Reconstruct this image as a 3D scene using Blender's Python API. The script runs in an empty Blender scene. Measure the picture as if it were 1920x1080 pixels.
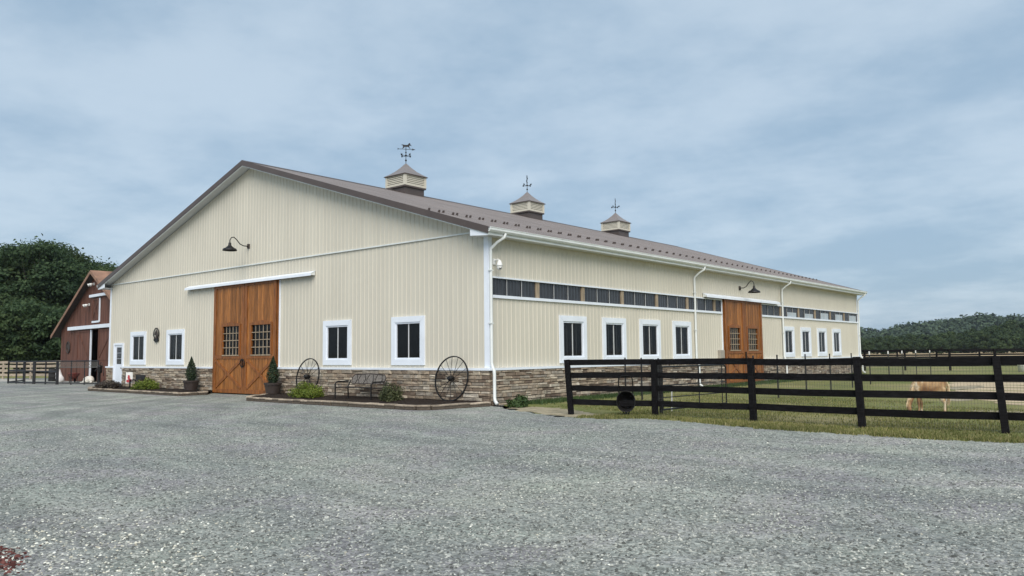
import bpy, bmesh, math, random
import numpy as np
from mathutils import Vector, Matrix
random.seed(7); rng = np.random.default_rng(7)
sc = bpy.context.scene
COL = sc.collection
PI = math.pi

# ------------------------------------------------------------------ camera
CAM = Vector((16.856, -18.832, 1.65))
cd = bpy.data.cameras.new('camera'); cam = bpy.data.objects.new('camera', cd); COL.objects.link(cam)
cd.sensor_width = 36.0; cd.lens = 36.0 * 1482.0 / 1920.0; cd.clip_start = 0.1; cd.clip_end = 5000
Rm = Matrix(((0.7641821, 0.0615194, 0.6420600), (0.6449068, -0.0559064, -0.7622137), (-0.0109956, 0.9965389, -0.0823969)))
cam.matrix_world = Matrix.Translation(CAM) @ Rm.to_4x4()
sc.camera = cam

# ------------------------------------------------------------------ sky, sun, exposure
SUN_EL, SUN_AZ = math.radians(44), math.radians(136)      # azimuth clockwise from +Y
world = bpy.data.worlds.new('World'); sc.world = world; world.use_nodes = True
wt = world.node_tree; wn = wt.nodes; wl = wt.links
bg = wn['Background']; bg.inputs[1].default_value = 0.075
sky = wn.new('ShaderNodeTexSky'); sky.sky_type = 'NISHITA'; sky.sun_disc = False
sky.sun_elevation = SUN_EL; sky.sun_rotation = SUN_AZ; sky.air_density = 1.0; sky.dust_density = 1.5; sky.ozone_density = 1.5
tc = wn.new('ShaderNodeTexCoord')
sep = wn.new('ShaderNodeSeparateXYZ'); wl.new(tc.outputs['Generated'], sep.inputs[0])
def wmath(op, a, b=None):
    n = wn.new('ShaderNodeMath'); n.operation = op
    for i, v in enumerate((a, b)):
        if v is None: continue
        if isinstance(v, (int, float)): n.inputs[i].default_value = v
        else: wl.new(v, n.inputs[i])
    return n.outputs[0]
zz = wmath('ADD', wmath('MAXIMUM', sep.outputs[2], 0.0), 0.16)
comb = wn.new('ShaderNodeCombineXYZ')
wl.new(wmath('DIVIDE', sep.outputs[0], zz), comb.inputs[0]); wl.new(wmath('DIVIDE', sep.outputs[1], zz), comb.inputs[1])
def wnoise(scale, detail, rough, w=0.0, dist=0.0):
    n = wn.new('ShaderNodeTexNoise'); n.inputs['Scale'].default_value = scale; n.inputs['Detail'].default_value = detail
    n.inputs['Roughness'].default_value = rough; n.inputs['Distortion'].default_value = dist
    mp = wn.new('ShaderNodeMapping'); mp.inputs['Location'].default_value = (w, w * 0.7, w * 1.3)
    wl.new(comb.outputs[0], mp.inputs[0]); wl.new(mp.outputs[0], n.inputs['Vector']); return n.outputs['Fac']
n1 = wnoise(0.95, 5, 0.5, 7.9, 0.0); n2 = wnoise(2.4, 6, 0.6, 9.7, 0.0)
cl = wmath('ADD', wmath('MULTIPLY', n1, 0.62), wmath('MULTIPLY', n2, 0.38))
ramp = wn.new('ShaderNodeValToRGB'); wl.new(cl, ramp.inputs[0])
ramp.color_ramp.interpolation = 'EASE'
e = ramp.color_ramp.elements; e[0].position = 0.37; e[0].color = (3.0, 4.2, 5.45, 1); e[1].position = 0.62; e[1].color = (4.8, 5.85, 6.85, 1)
mix = wn.new('ShaderNodeMix'); mix.data_type = 'RGBA'
mix.inputs[0].default_value = 0.84; wl.new(sky.outputs[0], mix.inputs[6]); wl.new(ramp.outputs[0], mix.inputs[7])     # high overcast deck over the clear sky
wl.new(mix.outputs[2], bg.inputs[0])

sd = bpy.data.lights.new('sun', 'SUN'); sd.energy = 2.1; sd.angle = math.radians(50); sd.color = (1.0, 0.93, 0.84)
sun = bpy.data.objects.new('sun', sd); COL.objects.link(sun)
sdir = Vector((math.sin(SUN_AZ) * math.cos(SUN_EL), math.cos(SUN_AZ) * math.cos(SUN_EL), math.sin(SUN_EL)))
sun.rotation_euler = sdir.to_track_quat('Z', 'Y').to_euler(); sun.location = (0, -10, 30)
vs = sc.view_settings; vs.view_transform = 'Standard'; vs.look = 'None'; vs.gamma = 1.0; vs.use_curve_mapping = False; vs.exposure = 0.7

# ------------------------------------------------------------------ helpers
ORI = {}
def link(o, parent=None):
    COL.objects.link(o)
    if parent is not None: o.parent = parent
    return o
def tag(o, label=None, cat=None, group=None, kind=None):
    for k, v in (('label', label), ('category', cat), ('group', group), ('kind', kind)):
        if v: o[k] = v
    return o
def thing(name, label, cat, loc=(0, 0, 0), rz=0.0, group=None):
    o = bpy.data.objects.new(name, None); o.empty_display_size = 0.2
    link(o); o.location = loc; o.rotation_euler = (0, 0, rz)
    return tag(o, label, cat, group)
class MB:
    def __init__(s): s.v = []; s.f = []
    def add(s, vs, fs):
        b = len(s.v); s.v += [tuple(v) for v in vs]; s.f += [tuple(b + i for i in f) for f in fs]; return s
    def hexa(s, p):   # 8 points: bottom 4 ccw, top 4 ccw
        return s.add(p, [(3, 2, 1, 0), (4, 5, 6, 7), (0, 1, 5, 4), (1, 2, 6, 5), (2, 3, 7, 6), (3, 0, 4, 7)])
    def box(s, x0, x1, y0, y1, z0, z1):
        return s.hexa([(x0, y0, z0), (x1, y0, z0), (x1, y1, z0), (x0, y1, z0), (x0, y0, z1), (x1, y0, z1), (x1, y1, z1), (x0, y1, z1)])
    def pbox(s, P, u0, u1, z0, z1, d0, d1):
        return s.hexa([P(u0, z0, d1), P(u1, z0, d1), P(u1, z0, d0), P(u0, z0, d0), P(u0, z1, d1), P(u1, z1, d1), P(u1, z1, d0), P(u0, z1, d0)])
    def bar(s, a, b, w, h, up=(0, 0, 1)):   # rectangular bar from a to b
        a = Vector(a); b = Vector(b); t = (b - a).normalized(); up = Vector(up)
        if abs(t.dot(up)) > 0.98: up = Vector((1, 0, 0))
        r = t.cross(up).normalized(); q = r.cross(t)
        r *= w / 2; q *= h / 2
        return s.hexa([a - r - q, a + r - q, b + r - q, b - r - q, a - r + q, a + r + q, b + r + q, b - r + q])
    def tube(s, pts, r, n=8, cap=True):
        pts = [Vector(p) for p in pts]; m = len(pts)
        rr = r if isinstance(r, (list, tuple)) else [r] * m
        ref = None; base = len(s.v)
        for i, p in enumerate(pts):
            t = (pts[min(i + 1, m - 1)] - pts[max(i - 1, 0)]).normalized()
            if ref is None:
                ref = Vector((0, 0, 1)) if abs(t.z) < 0.9 else Vector((1, 0, 0))
            x = t.cross(ref)
            if x.length < 1e-4: x = t.cross(Vector((0, 1, 0)))
            x.normalize(); y = x.cross(t).normalized(); ref = y
            for k in range(n):
                a = 2 * PI * k / n; s.v.append(tuple(p + (x * math.cos(a) + y * math.sin(a)) * rr[i]))
        for i in range(m - 1):
            for k in range(n):
                k2 = (k + 1) % n
                s.f.append((base + i * n + k, base + i * n + k2, base + (i + 1) * n + k2, base + (i + 1) * n + k))
        if cap:
            s.f.append(tuple(base + k for k in reversed(range(n)))); s.f.append(tuple(base + (m - 1) * n + k for k in range(n)))
        return s
    def loop(s, pts, r, n=6):
        pts = [Vector(p) for p in pts]; return s.tube(pts + [pts[0], pts[1]], r, n, False)
    def lathe(s, prof, n=20, c=(0, 0, 0)):   # prof: (r, z)
        base = len(s.v); c = Vector(c)
        for r, z in prof:
            for k in range(n):
                a = 2 * PI * k / n; s.v.append((c.x + r * math.cos(a), c.y + r * math.sin(a), c.z + z))
        for i in range(len(prof) - 1):
            for k in range(n):
                k2 = (k + 1) % n
                s.f.append((base + i * n + k, base + i * n + k2, base + (i + 1) * n + k2, base + (i + 1) * n + k))
        return s
    def prism(s, P, poly, d0, d1):   # poly in (u,z), extruded d0..d1
        n = len(poly)
        vs = [P(u, z, d0) for u, z in poly] + [P(u, z, d1) for u, z in poly]
        fs = [tuple(range(n)), tuple(reversed(range(n, 2 * n)))] + [(i, n + i, n + (i + 1) % n, (i + 1) % n) for i in range(n)]
        return s.add(vs, fs)
    def build(s, name, mat, parent=None, smooth=False, bevel=0.0, fix=True):
        me = bpy.data.meshes.new(name); me.from_pydata(s.v, [], s.f); me.update()
        if fix or bevel:
            bm = bmesh.new(); bm.from_mesh(me)
            bmesh.ops.recalc_face_normals(bm, faces=bm.faces)
            if bevel: bmesh.ops.bevel(bm, geom=list(bm.edges), offset=bevel, segments=1, affect='EDGES', clamp_overlap=True)
            bm.to_mesh(me); bm.free()
        if smooth:
            me.polygons.foreach_set('use_smooth', [True] * len(me.polygons))
        me.materials.append(mat)
        return link(bpy.data.objects.new(name, me), parent)
def npmesh(name, V, F, mat, smooth=False):
    V = np.asarray(V, np.float32).reshape(-1, 3); F = np.asarray(F, np.int32); k = F.shape[1]
    me = bpy.data.meshes.new(name); me.vertices.add(len(V)); me.vertices.foreach_set('co', V.ravel())
    me.loops.add(F.size); me.loops.foreach_set('vertex_index', F.ravel())
    me.polygons.add(len(F)); me.polygons.foreach_set('loop_start', np.arange(0, F.size, k, dtype=np.int32))
    if smooth: me.polygons.foreach_set('use_smooth', np.ones(len(F), bool))
    me.materials.append(mat); me.update(calc_edges=True); me.validate(); return me
def copy_tree(o, parent=None):
    c = o.copy(); COL.objects.link(c); c.parent = parent
    for ch in list(o.children): copy_tree(ch, c)
    return c
def skin(name, verts, edges, radii, mat, parent=None, sub=2, root=0):
    me = bpy.data.meshes.new(name); me.from_pydata(verts, edges, []); me.update()
    o = bpy.data.objects.new(name, me); link(o, parent)
    m = o.modifiers.new('skin', 'SKIN'); m.use_smooth_shade = True
    if not me.skin_vertices: 
        bm = bmesh.new(); bm.from_mesh(me); bm.verts.layers.skin.verify(); bm.to_mesh(me); bm.free()
    for i, r in enumerate(radii):
        sv = me.skin_vertices[0].data[i]; sv.radius = r if isinstance(r, tuple) else (r, r); sv.use_root = (i == root)
    s2 = o.modifiers.new('sub', 'SUBSURF'); s2.levels = sub; s2.render_levels = sub
    me.materials.append(mat); return o

# ------------------------------------------------------------------ materials
def newmat(name):
    m = bpy.data.materials.new(name); m.use_nodes = True; nt = m.node_tree
    return m, nt, nt.nodes, nt.links, nt.nodes['Principled BSDF']
def noise(nt, scale, detail=4, rough=0.55, stretch=None, coord='Object', dist=0.0):
    tcn = nt.nodes.new('ShaderNodeTexCoord'); n = nt.nodes.new('ShaderNodeTexNoise')
    n.inputs['Scale'].default_value = scale; n.inputs['Detail'].default_value = detail; n.inputs['Roughness'].default_value = rough
    n.inputs['Distortion'].default_value = dist
    if coord == 'World':
        g = nt.nodes.new('ShaderNodeNewGeometry'); src = g.outputs['Position']
    else: src = tcn.outputs[coord]
    if stretch:
        mp = nt.nodes.new('ShaderNodeMapping'); mp.inputs['Scale'].default_value = stretch
        nt.links.new(src, mp.inputs[0]); src = mp.outputs[0]
    nt.links.new(src, n.inputs['Vector']); return n.outputs['Fac']
def rampn(nt, fac, stops):
    r = nt.nodes.new('ShaderNodeValToRGB'); nt.links.new(fac, r.inputs[0]); el = r.color_ramp.elements
    while len(el) < len(stops): el.new(0.5)
    for q, (p, c) in zip(el, stops): q.position = p; q.color = (*c, 1)
    return r.outputs[0]
def mixc(nt, fac, a, b, mode='MIX'):
    m = nt.nodes.new('ShaderNodeMix'); m.data_type = 'RGBA'; m.blend_type = mode
    for i, v in ((0, fac), (6, a), (7, b)):
        if isinstance(v, (int, float)): m.inputs[i].default_value = v
        elif isinstance(v, tuple): m.inputs[i].default_value = (*v, 1)
        else: nt.links.new(v, m.inputs[i])
    return m.outputs[2]
def mth(nt, op, a, b=0.0):
    n = nt.nodes.new('ShaderNodeMath'); n.operation = op
    for i, v in enumerate((a, b)):
        if isinstance(v, (int, float)): n.inputs[i].default_value = v
        else: nt.links.new(v, n.inputs[i])
    return n.outputs[0]
def bump(nt, p, h, strength=0.3, dist=0.02):
    b = nt.nodes.new('ShaderNodeBump'); b.inputs['Strength'].default_value = strength; b.inputs['Distance'].default_value = dist
    nt.links.new(h, b.inputs['Height']); nt.links.new(b.outputs[0], p.inputs['Normal'])
def rnd(nt):
    oi = nt.nodes.new('ShaderNodeObjectInfo'); g = nt.nodes.new('ShaderNodeNewGeometry')
    return mth(nt, 'FRACT', mth(nt, 'ADD', oi.outputs['Random'], g.outputs['Random Per Island']))
def pm(name, col, rough=0.6, var=0.12, scale=3.0, detail=5, stretch=None, bmp=0.0, bsc=60, bdist=0.01, metal=0.0, spec=0.4, isl=0.0, coord='Object'):
    m, nt, N, L, p = newmat(name)
    f = noise(nt, scale, detail, 0.6, stretch, coord)
    lo = tuple(max(0, c * (1 - var * 1.6)) for c in col); hi = tuple(min(1, c * (1 + var * 1.6)) for c in col)
    c = rampn(nt, f, [(0.28, lo), (0.72, hi)])
    if isl:
        r = rnd(nt); k = rampn(nt, r, [(0, (1 - isl,) * 3), (1, (1 + isl,) * 3)]); c = mixc(nt, 1.0, c, k, 'MULTIPLY')
    L.new(c, p.inputs['Base Color']); p.inputs['Roughness'].default_value = rough; p.inputs['Metallic'].default_value = metal
    p.inputs['Specular IOR Level'].default_value = spec
    if bmp: bump(nt, p, noise(nt, bsc, 4, 0.6, stretch, coord), bmp, bdist)
    return m
M = {}
M['siding'] = pm('cream_metal_siding', (0.61, 0.575, 0.484), 0.45, 0.03, 0.6, 4, (1, 1, 0.35), 0.05, 5, 0.01, 0, 0.35, 0.022, 'World')
M['white'] = pm('white_trim_metal', (0.78, 0.83, 0.90), 0.4, 0.035, 1.5)
M['gutter'] = pm('pale_gutter_metal', (0.72, 0.75, 0.74), 0.35, 0.05, 2.0)
M['soffit'] = pm('soffit_metal', (0.62, 0.63, 0.63), 0.5, 0.04, 2.0)
M['roof'] = pm('brown_roof_metal', (0.202, 0.176, 0.166), 0.42, 0.10, 0.7, 5, None, 0.04, 6, 0.01, 0.0, 0.5, 0.03)
M['roof_trim'] = pm('dark_brown_trim', (0.085, 0.066, 0.06), 0.45, 0.08, 1.5)
M['door'] = pm('stained_cedar', (0.29, 0.115, 0.030), 0.48, 0.34, 7, 6, (3.0, 3.0, 0.22), 0.15, 30, 0.004, 0, 0.3, 0.32)
M['door_dark'] = pm('stained_cedar_frame', (0.235, 0.085, 0.022), 0.48, 0.36, 7, 6, (3.0, 3.0, 0.3), 0.12, 30, 0.004, 0, 0.35, 0.06)
M['black'] = pm('black_iron', (0.008, 0.0075, 0.0075), 0.5, 0.3, 9, 4, None, 0.15, 60, 0.004)
M['rust'] = pm('dark_weathered_iron', (0.05, 0.04, 0.036), 0.75, 0.35, 12, 5, None, 0.25, 80, 0.004)
M['fence'] = pm('black_fence_paint', (0.0062, 0.0058, 0.0066), 0.8, 0.55, 6, 6, (1, 1, 6), 0.45, 25, 0.008, 0, 0.14, 0.3, 'World')
M['mesh_wire'] = pm('galvanised_wire', (0.12, 0.12, 0.11), 0.5, 0.1, 3)
M['steel'] = pm('dark_pipe_steel', (0.02, 0.02, 0.022), 0.5, 0.2, 5)
M['wood_post'] = pm('pale_pine', (0.34, 0.27, 0.19), 0.7, 0.25, 6, 5, (3, 3, 0.3), 0, 40, 0.01, 0, 0.3, 0.1)
M['pine_board'] = pm('weathered_pine_board', (0.36, 0.30, 0.23), 0.75, 0.2, 3, 5, (1, 1, 4), 0.2, 40, 0.01, 0, 0.3, 0.15, 'World')
M['redwood'] = pm('red_barn_paint', (0.125, 0.055, 0.038), 0.7, 0.28, 2.0, 6, (2, 2, 0.25), 0.2, 25, 0.006, 0, 0.25, 0.14)
M['redroof'] = pm('rusty_red_roof', (0.27, 0.15, 0.095), 0.6, 0.22, 1.2, 5, None, 0.1, 10, 0.01)
M['mulch_curb'] = pm('edging_stone', (0.33, 0.275, 0.215), 0.85, 0.25, 5, 5, None, 0.5, 30, 0.01, 0, 0.2, 0.28, 'World')
M['pot'] = pm('dark_planter', (0.045, 0.034, 0.03), 0.5, 0.15, 3, 4, None, 0.1, 20)
M['dogfur'] = pm('white_fur', (0.72, 0.69, 0.62), 0.9, 0.12, 10, 5, None, 0.6, 45, 0.02)
M['white_plastic'] = pm('white_plastic', (0.78, 0.78, 0.76), 0.4, 0.04, 3)
M['sack'] = pm('white_woven_sack', (0.68, 0.66, 0.66), 0.8, 0.1, 4, 5, None, 0.3, 25, 0.02)
M['redpaint'] = pm('faded_red_paint', (0.19, 0.05, 0.04), 0.5, 0.25, 4)
M['flagred'] = pm('red_print', (0.42, 0.06, 0.07), 0.8, 0.1, 8)
M['grey_box'] = pm('grey_utility_paint', (0.36, 0.33, 0.28), 0.55, 0.1, 4)
M['bench_mesh'] = pm('weathered_bench_mesh', (0.16, 0.145, 0.13), 0.8, 0.35, 18, 5, None, 0.5, 60, 0.01)
M['rubber'] = pm('rubber', (0.02, 0.02, 0.02), 0.8, 0.2, 6)
M['dark'] = pm('painted_interior_shade', (0.012, 0.011, 0.010), 0.95, 0.2, 3)  # near-black colour paints the shade inside the red barn doorway and cupolas
M['hoof'] = pm('dark_hoof', (0.04, 0.03, 0.025), 0.6, 0.1, 5)
M['mane'] = pm('cream_mane', (0.66, 0.52, 0.33), 0.8, 0.15, 14, 5, (1, 1, 3), 0.4, 60, 0.01)
M['tan'] = pm('tan_timber', (0.55, 0.40, 0.25), 0.7, 0.15, 4)
def glass(name, alpha, col=(0.012, 0.013, 0.014), rough=0.06, spec=0.45):
    m, nt, N, L, p = newmat(name)
    p.inputs['Base Color'].default_value = (*col, 1); p.inputs['Roughness'].default_value = rough
    p.inputs['Specular IOR Level'].default_value = spec; p.inputs['Alpha'].default_value = alpha
    bump(nt, p, noise(nt, 1.7, 2), 0.02, 0.02); return m
M['glass'] = glass('window_glass', 0.5, spec=0.32)
def polycarb():
    m, nt, N, L, p = newmat('smoked_translucent_panel')
    f = noise(nt, 6, 5, 0.65, (6, 6, 0.22), 'World')
    c = rampn(nt, f, [(0.3, (0.012, 0.013, 0.016)), (0.75, (0.075, 0.08, 0.09))])
    L.new(c, p.inputs['Base Color']); p.inputs['Roughness'].default_value = 0.25; p.inputs['Specular IOR Level'].default_value = 0.35; return m
M['poly'] = polycarb()
M['polylight'] = pm('painted_daylight', (0.42, 0.47, 0.50), 0.3, 0.2, 5, 4, (5, 5, 0.3))  # opaque pale grey-blue paints the daylight showing through the far panels
def stone_mat():
    m, nt, N, L, p = newmat('ledge_stone')
    r = rnd(nt)
    c = rampn(nt, r, [(0.0, (0.13, 0.098, 0.075)), (0.16, (0.24, 0.185, 0.14)), (0.34, (0.36, 0.30, 0.23)), (0.5, (0.27, 0.24, 0.205)), (0.66, (0.46, 0.40, 0.31)), (0.82, (0.31, 0.24, 0.175)), (1.0, (0.60, 0.54, 0.45))])
    f = noise(nt, 7, 6, 0.65, None, 'World'); k = rampn(nt, f, [(0.25, (0.6,) * 3), (0.75, (1.35,) * 3)])
    c = mixc(nt, 1.0, c, k, 'MULTIPLY'); L.new(c, p.inputs['Base Color'])
    p.inputs['Roughness'].default_value = 0.9; p.inputs['Specular IOR Level'].default_value = 0.2
    bump(nt, p, noise(nt, 22, 6, 0.7, None, 'World'), 0.7, 0.03); return m
M['stone'] = stone_mat()
M['mortar'] = pm('stone_backing', (0.10, 0.08, 0.062), 0.95, 0.2, 12, 5)
def leafmat(name, stops, trans=0.25, rough=0.6, ns=0.35, lo=(0.72, 0.76, 0.74), hi=(1.2, 1.18, 1.1)):
    m, nt, N, L, p = newmat(name)
    g = nt.nodes.new('ShaderNodeNewGeometry')
    c = rampn(nt, g.outputs['Random Per Island'], stops)
    f = noise(nt, ns, 4, 0.6, None, 'World'); k = rampn(nt, f, [(0.3, lo), (0.7, hi)])
    c = mixc(nt, 1.0, c, k, 'MULTIPLY'); L.new(c, p.inputs['Base Color'])
    p.inputs['Roughness'].default_value = rough; p.inputs['Specular IOR Level'].default_value = 0.25
    if trans:
        t = nt.nodes.new('ShaderNodeBsdfTranslucent'); L.new(c, t.inputs[0]); ms = nt.nodes.new('ShaderNodeMixShader'); ms.inputs[0].default_value = trans
        out = nt.nodes['Material Output']; L.new(p.outputs[0], ms.inputs[1]); L.new(t.outputs[0], ms.inputs[2]); L.new(ms.outputs[0], out.inputs[0])
    return m
M['leaf'] = leafmat('woodland_leaf', [(0, (0.030, 0.058, 0.028)), (0.5, (0.050, 0.088, 0.040)), (1, (0.085, 0.130, 0.060))], 0.35, 0.75)
M['leaf2'] = leafmat('woodland_leaf_warm', [(0, (0.036, 0.064, 0.026)), (0.5, (0.062, 0.098, 0.038)), (1, (0.10, 0.14, 0.060))], 0.35, 0.75)
M['leaf_far'] = leafmat('distant_leaf', [(0, (0.036, 0.062, 0.034)), (0.5, (0.060, 0.095, 0.046)), (1, (0.095, 0.13, 0.062))], 0.35, 0.8, 0.16, (0.6, 0.64, 0.64), (1.4, 1.35, 1.15))
M['leaf_hill'] = leafmat('haze_tinted_hill_leaf', [(0, (0.034, 0.058, 0.040)), (1, (0.07, 0.105, 0.062))], 0.1, 0.8, 0.10, (0.55, 0.6, 0.62), (1.35, 1.3, 1.15))  # bluish greens: part of the distance haze is painted into the leaf colour
M['shrub'] = leafmat('yellow_green_shrub', [(0, (0.08, 0.125, 0.016)), (0.6, (0.15, 0.20, 0.03)), (1, (0.24, 0.27, 0.06))])
M['shrub_dark'] = leafmat('dull_green_shrub', [(0, (0.03, 0.042, 0.018)), (0.6, (0.085, 0.10, 0.045)), (1, (0.19, 0.19, 0.10))])
M['shrub_purple'] = leafmat('dusky_shrub', [(0, (0.035, 0.026, 0.022)), (0.6, (0.075, 0.055, 0.05)), (1, (0.16, 0.15, 0.13))])
M['cypress'] = leafmat('dark_evergreen', [(0, (0.012, 0.024, 0.014)), (0.7, (0.026, 0.048, 0.024)), (1, (0.05, 0.08, 0.035))], 0.1)
M['weed'] = leafmat('weed_green', [(0, (0.03, 0.06, 0.02)), (1, (0.09, 0.14, 0.05))])
M['grassblade'] = leafmat('grass_blade', [(0, (0.115, 0.14, 0.038)), (0.5, (0.205, 0.208, 0.07)), (1, (0.38, 0.33, 0.17))], 0.3, 0.7)
M['bark'] = pm('grey_brown_bark', (0.07, 0.055, 0.045), 0.9, 0.3, 8, 5, (1, 1, 0.3), 0.6, 20, 0.03)
def gravel_mat():
    m, nt, N, L, p = newmat('grey_gravel')
    g = nt.nodes.new('ShaderNodeNewGeometry'); P = g.outputs['Position']
    def vor(scale, feat='F1'):
        v = nt.nodes.new('ShaderNodeTexVoronoi'); v.feature = feat; v.inputs['Scale'].default_value = scale; L.new(P, v.inputs['Vector']); return v
    v1 = vor(30); v2 = vor(13); v3 = vor(75)
    cell = nt.nodes.new('ShaderNodeSeparateColor'); L.new(v1.outputs['Color'], cell.inputs[0])
    c = rampn(nt, cell.outputs[0], [(0, (0.075, 0.076, 0.073)), (0.40, (0.22, 0.226, 0.218)), (0.8, (0.355, 0.36, 0.346)), (0.975, (0.40, 0.40, 0.385)), (0.993, (0.60, 0.59, 0.56))])
    cell2 = nt.nodes.new('ShaderNodeSeparateColor'); L.new(v2.outputs['Color'], cell2.inputs[0])
    c = mixc(nt, 0.35, c, rampn(nt, cell2.outputs[1], [(0, (0.15, 0.155, 0.15)), (1, (0.33, 0.335, 0.325))]))
    big = noise(nt, 0.22, 5, 0.6, None, 'World', 0.6); k = rampn(nt, big, [(0.3, (0.89, 0.93, 0.93)), (0.7, (1.25, 1.27, 1.18))])
    c = mixc(nt, 1.0, c, k, 'MULTIPLY')
    tr = noise(nt, 0.5, 4, 0.6, (0.35, 1.6, 1), 'World', 0.4); k2 = rampn(nt, tr, [(0.35, (0.83, 0.83, 0.85)), (0.65, (1.13, 1.13, 1.11))])
    c = mixc(nt, 1.0, c, k2, 'MULTIPLY')
    hu = noise(nt, 0.7, 4, 0.6, None, 'World', 0.5); c = mixc(nt, 1.0, c, rampn(nt, hu, [(0.36, (1.05, 0.975, 1.05)), (0.5, (1, 1, 1)), (0.64, (0.985, 1.018, 0.98))]), 'MULTIPLY')
    vd = nt.nodes.new('ShaderNodeVectorMath'); vd.operation = 'DISTANCE'; L.new(P, vd.inputs[0]); vd.inputs[1].default_value = (9.0, 12.0, 0)   # wheel tracks sweep round towards the side gate
    wob = mth(nt, 'ADD', vd.outputs['Value'], mth(nt, 'MULTIPLY', noise(nt, 0.15, 3, 0.5, None, 'World'), 5.0))
    n1d = nt.nodes.new('ShaderNodeTexNoise'); n1d.noise_dimensions = '1D'; n1d.inputs['Scale'].default_value = 1.1; n1d.inputs['Detail'].default_value = 3; L.new(wob, n1d.inputs['W'])
    c = mixc(nt, 1.0, c, rampn(nt, n1d.outputs['Fac'], [(0.36, (0.86, 0.86, 0.86)), (0.64, (1.10, 1.10, 1.09))]), 'MULTIPLY')
    L.new(c, p.inputs['Base Color']); p.inputs['Roughness'].default_value = 0.85; p.inputs['Specular IOR Level'].default_value = 0.25
    h = mth(nt, 'ADD', mth(nt, 'MULTIPLY', v1.outputs['Distance'], -1.0), mth(nt, 'MULTIPLY', v3.outputs['Distance'], -0.4))
    bump(nt, p, h, 0.8, 0.02); return m
M['gravel'] = gravel_mat()
def pebble_mat(name, stops):
    m, nt, N, L, p = newmat(name)
    g = nt.nodes.new('ShaderNodeNewGeometry'); c = rampn(nt, g.outputs['Random Per Island'], stops)
    big = noise(nt, 0.22, 5, 0.6, None, 'World', 0.6); k = rampn(nt, big, [(0.3, (0.89, 0.93, 0.93)), (0.7, (1.25, 1.27, 1.18))])
    L.new(mixc(nt, 1.0, c, k, 'MULTIPLY'), p.inputs['Base Color']); p.inputs['Roughness'].default_value = 0.85; p.inputs['Specular IOR Level'].default_value = 0.25; return m
M['pebble'] = pebble_mat('grey_pebble', [(0, (0.07, 0.071, 0.068)), (0.45, (0.22, 0.226, 0.218)), (0.88, (0.37, 0.372, 0.355)), (1, (0.48, 0.47, 0.44))])
M['chip'] = pebble_mat('pale_stone_chip', [(0, (0.42, 0.38, 0.31)), (0.5, (0.60, 0.57, 0.50)), (1, (0.78, 0.77, 0.73))])
def grass_ground():
    m, nt, N, L, p = newmat('paddock_grass')
    a = noise(nt, 0.16, 6, 0.62, None, 'World', 0.5); b = noise(nt, 1.3, 6, 0.65, None, 'World', 0.3); d = noise(nt, 14, 5, 0.7, None, 'World')
    c = rampn(nt, a, [(0.32, (0.128, 0.158, 0.046)), (0.5, (0.195, 0.20, 0.072)), (0.64, (0.29, 0.255, 0.125))])
    c = mixc(nt, rampn(nt, b, [(0.5, (0, 0, 0)), (0.75, (0.75, 0.75, 0.75))]), c, (0.27, 0.225, 0.135))
    k = rampn(nt, d, [(0.25, (0.62,) * 3), (0.75, (1.3,) * 3)]); c = mixc(nt, 1.0, c, k, 'MULTIPLY')
    L.new(c, p.inputs['Base Color']); p.inputs['Roughness'].default_value = 0.95; p.inputs['Specular IOR Level'].default_value = 0.15
    bump(nt, p, d, 0.8, 0.05); return m
M['grass'] = grass_ground()
M['field'] = pm('dry_tan_field', (0.47, 0.36, 0.22), 0.95, 0.14, 0.05, 6, (1, 0.4, 1), 0.2, 2, 0.05, 0, 0.1, 0, 'World')
M['sand'] = pm('arena_sand', (0.46, 0.37, 0.25), 0.95, 0.16, 0.8, 6, (0.5, 1.2, 1), 0.4, 6, 0.03, 0, 0.1, 0, 'World')
M['dirt'] = pm('trodden_dirt', (0.31, 0.27, 0.19), 0.95, 0.22, 2.5, 6, None, 0.5, 12, 0.03, 0, 0.1, 0, 'World')
M['mulch'] = pm('dark_mulch', (0.030, 0.022, 0.018), 0.95, 0.5, 14, 6, None, 1.0, 30, 0.05, 0, 0.15, 0, 'World')
M['redmulch'] = pm('red_mulch', (0.12, 0.030, 0.027), 0.95, 0.4, 18, 6, None, 1.0, 40, 0.05, 0, 0.15, 0, 'World')
M['palegravel'] = pm('pale_track', (0.40, 0.38, 0.34), 0.95, 0.2, 1.5, 6, None, 0.5, 20, 0.03, 0, 0.2, 0, 'World')
M['hill'] = pm('wooded_hill', (0.045, 0.07, 0.04), 0.95, 0.3, 0.05, 5, None, 0, 1, 0.1, 0, 0.1, 0, 'World')
def pony_mat():
    m, nt, N, L, p = newmat('palomino_coat')
    f = noise(nt, 2.6, 3, 0.5, None, 'Object', 0.6)
    c = rampn(nt, f, [(0.36, (0.16, 0.078, 0.034)), (0.45, (0.29, 0.165, 0.075)), (0.53, (0.40, 0.26, 0.13)), (0.60, (0.66, 0.56, 0.41))])
    L.new(c, p.inputs['Base Color']); p.inputs['Roughness'].default_value = 0.75; bump(nt, p, noise(nt, 60, 4), 0.2, 0.005); return m
M['pony'] = pony_mat()

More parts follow.
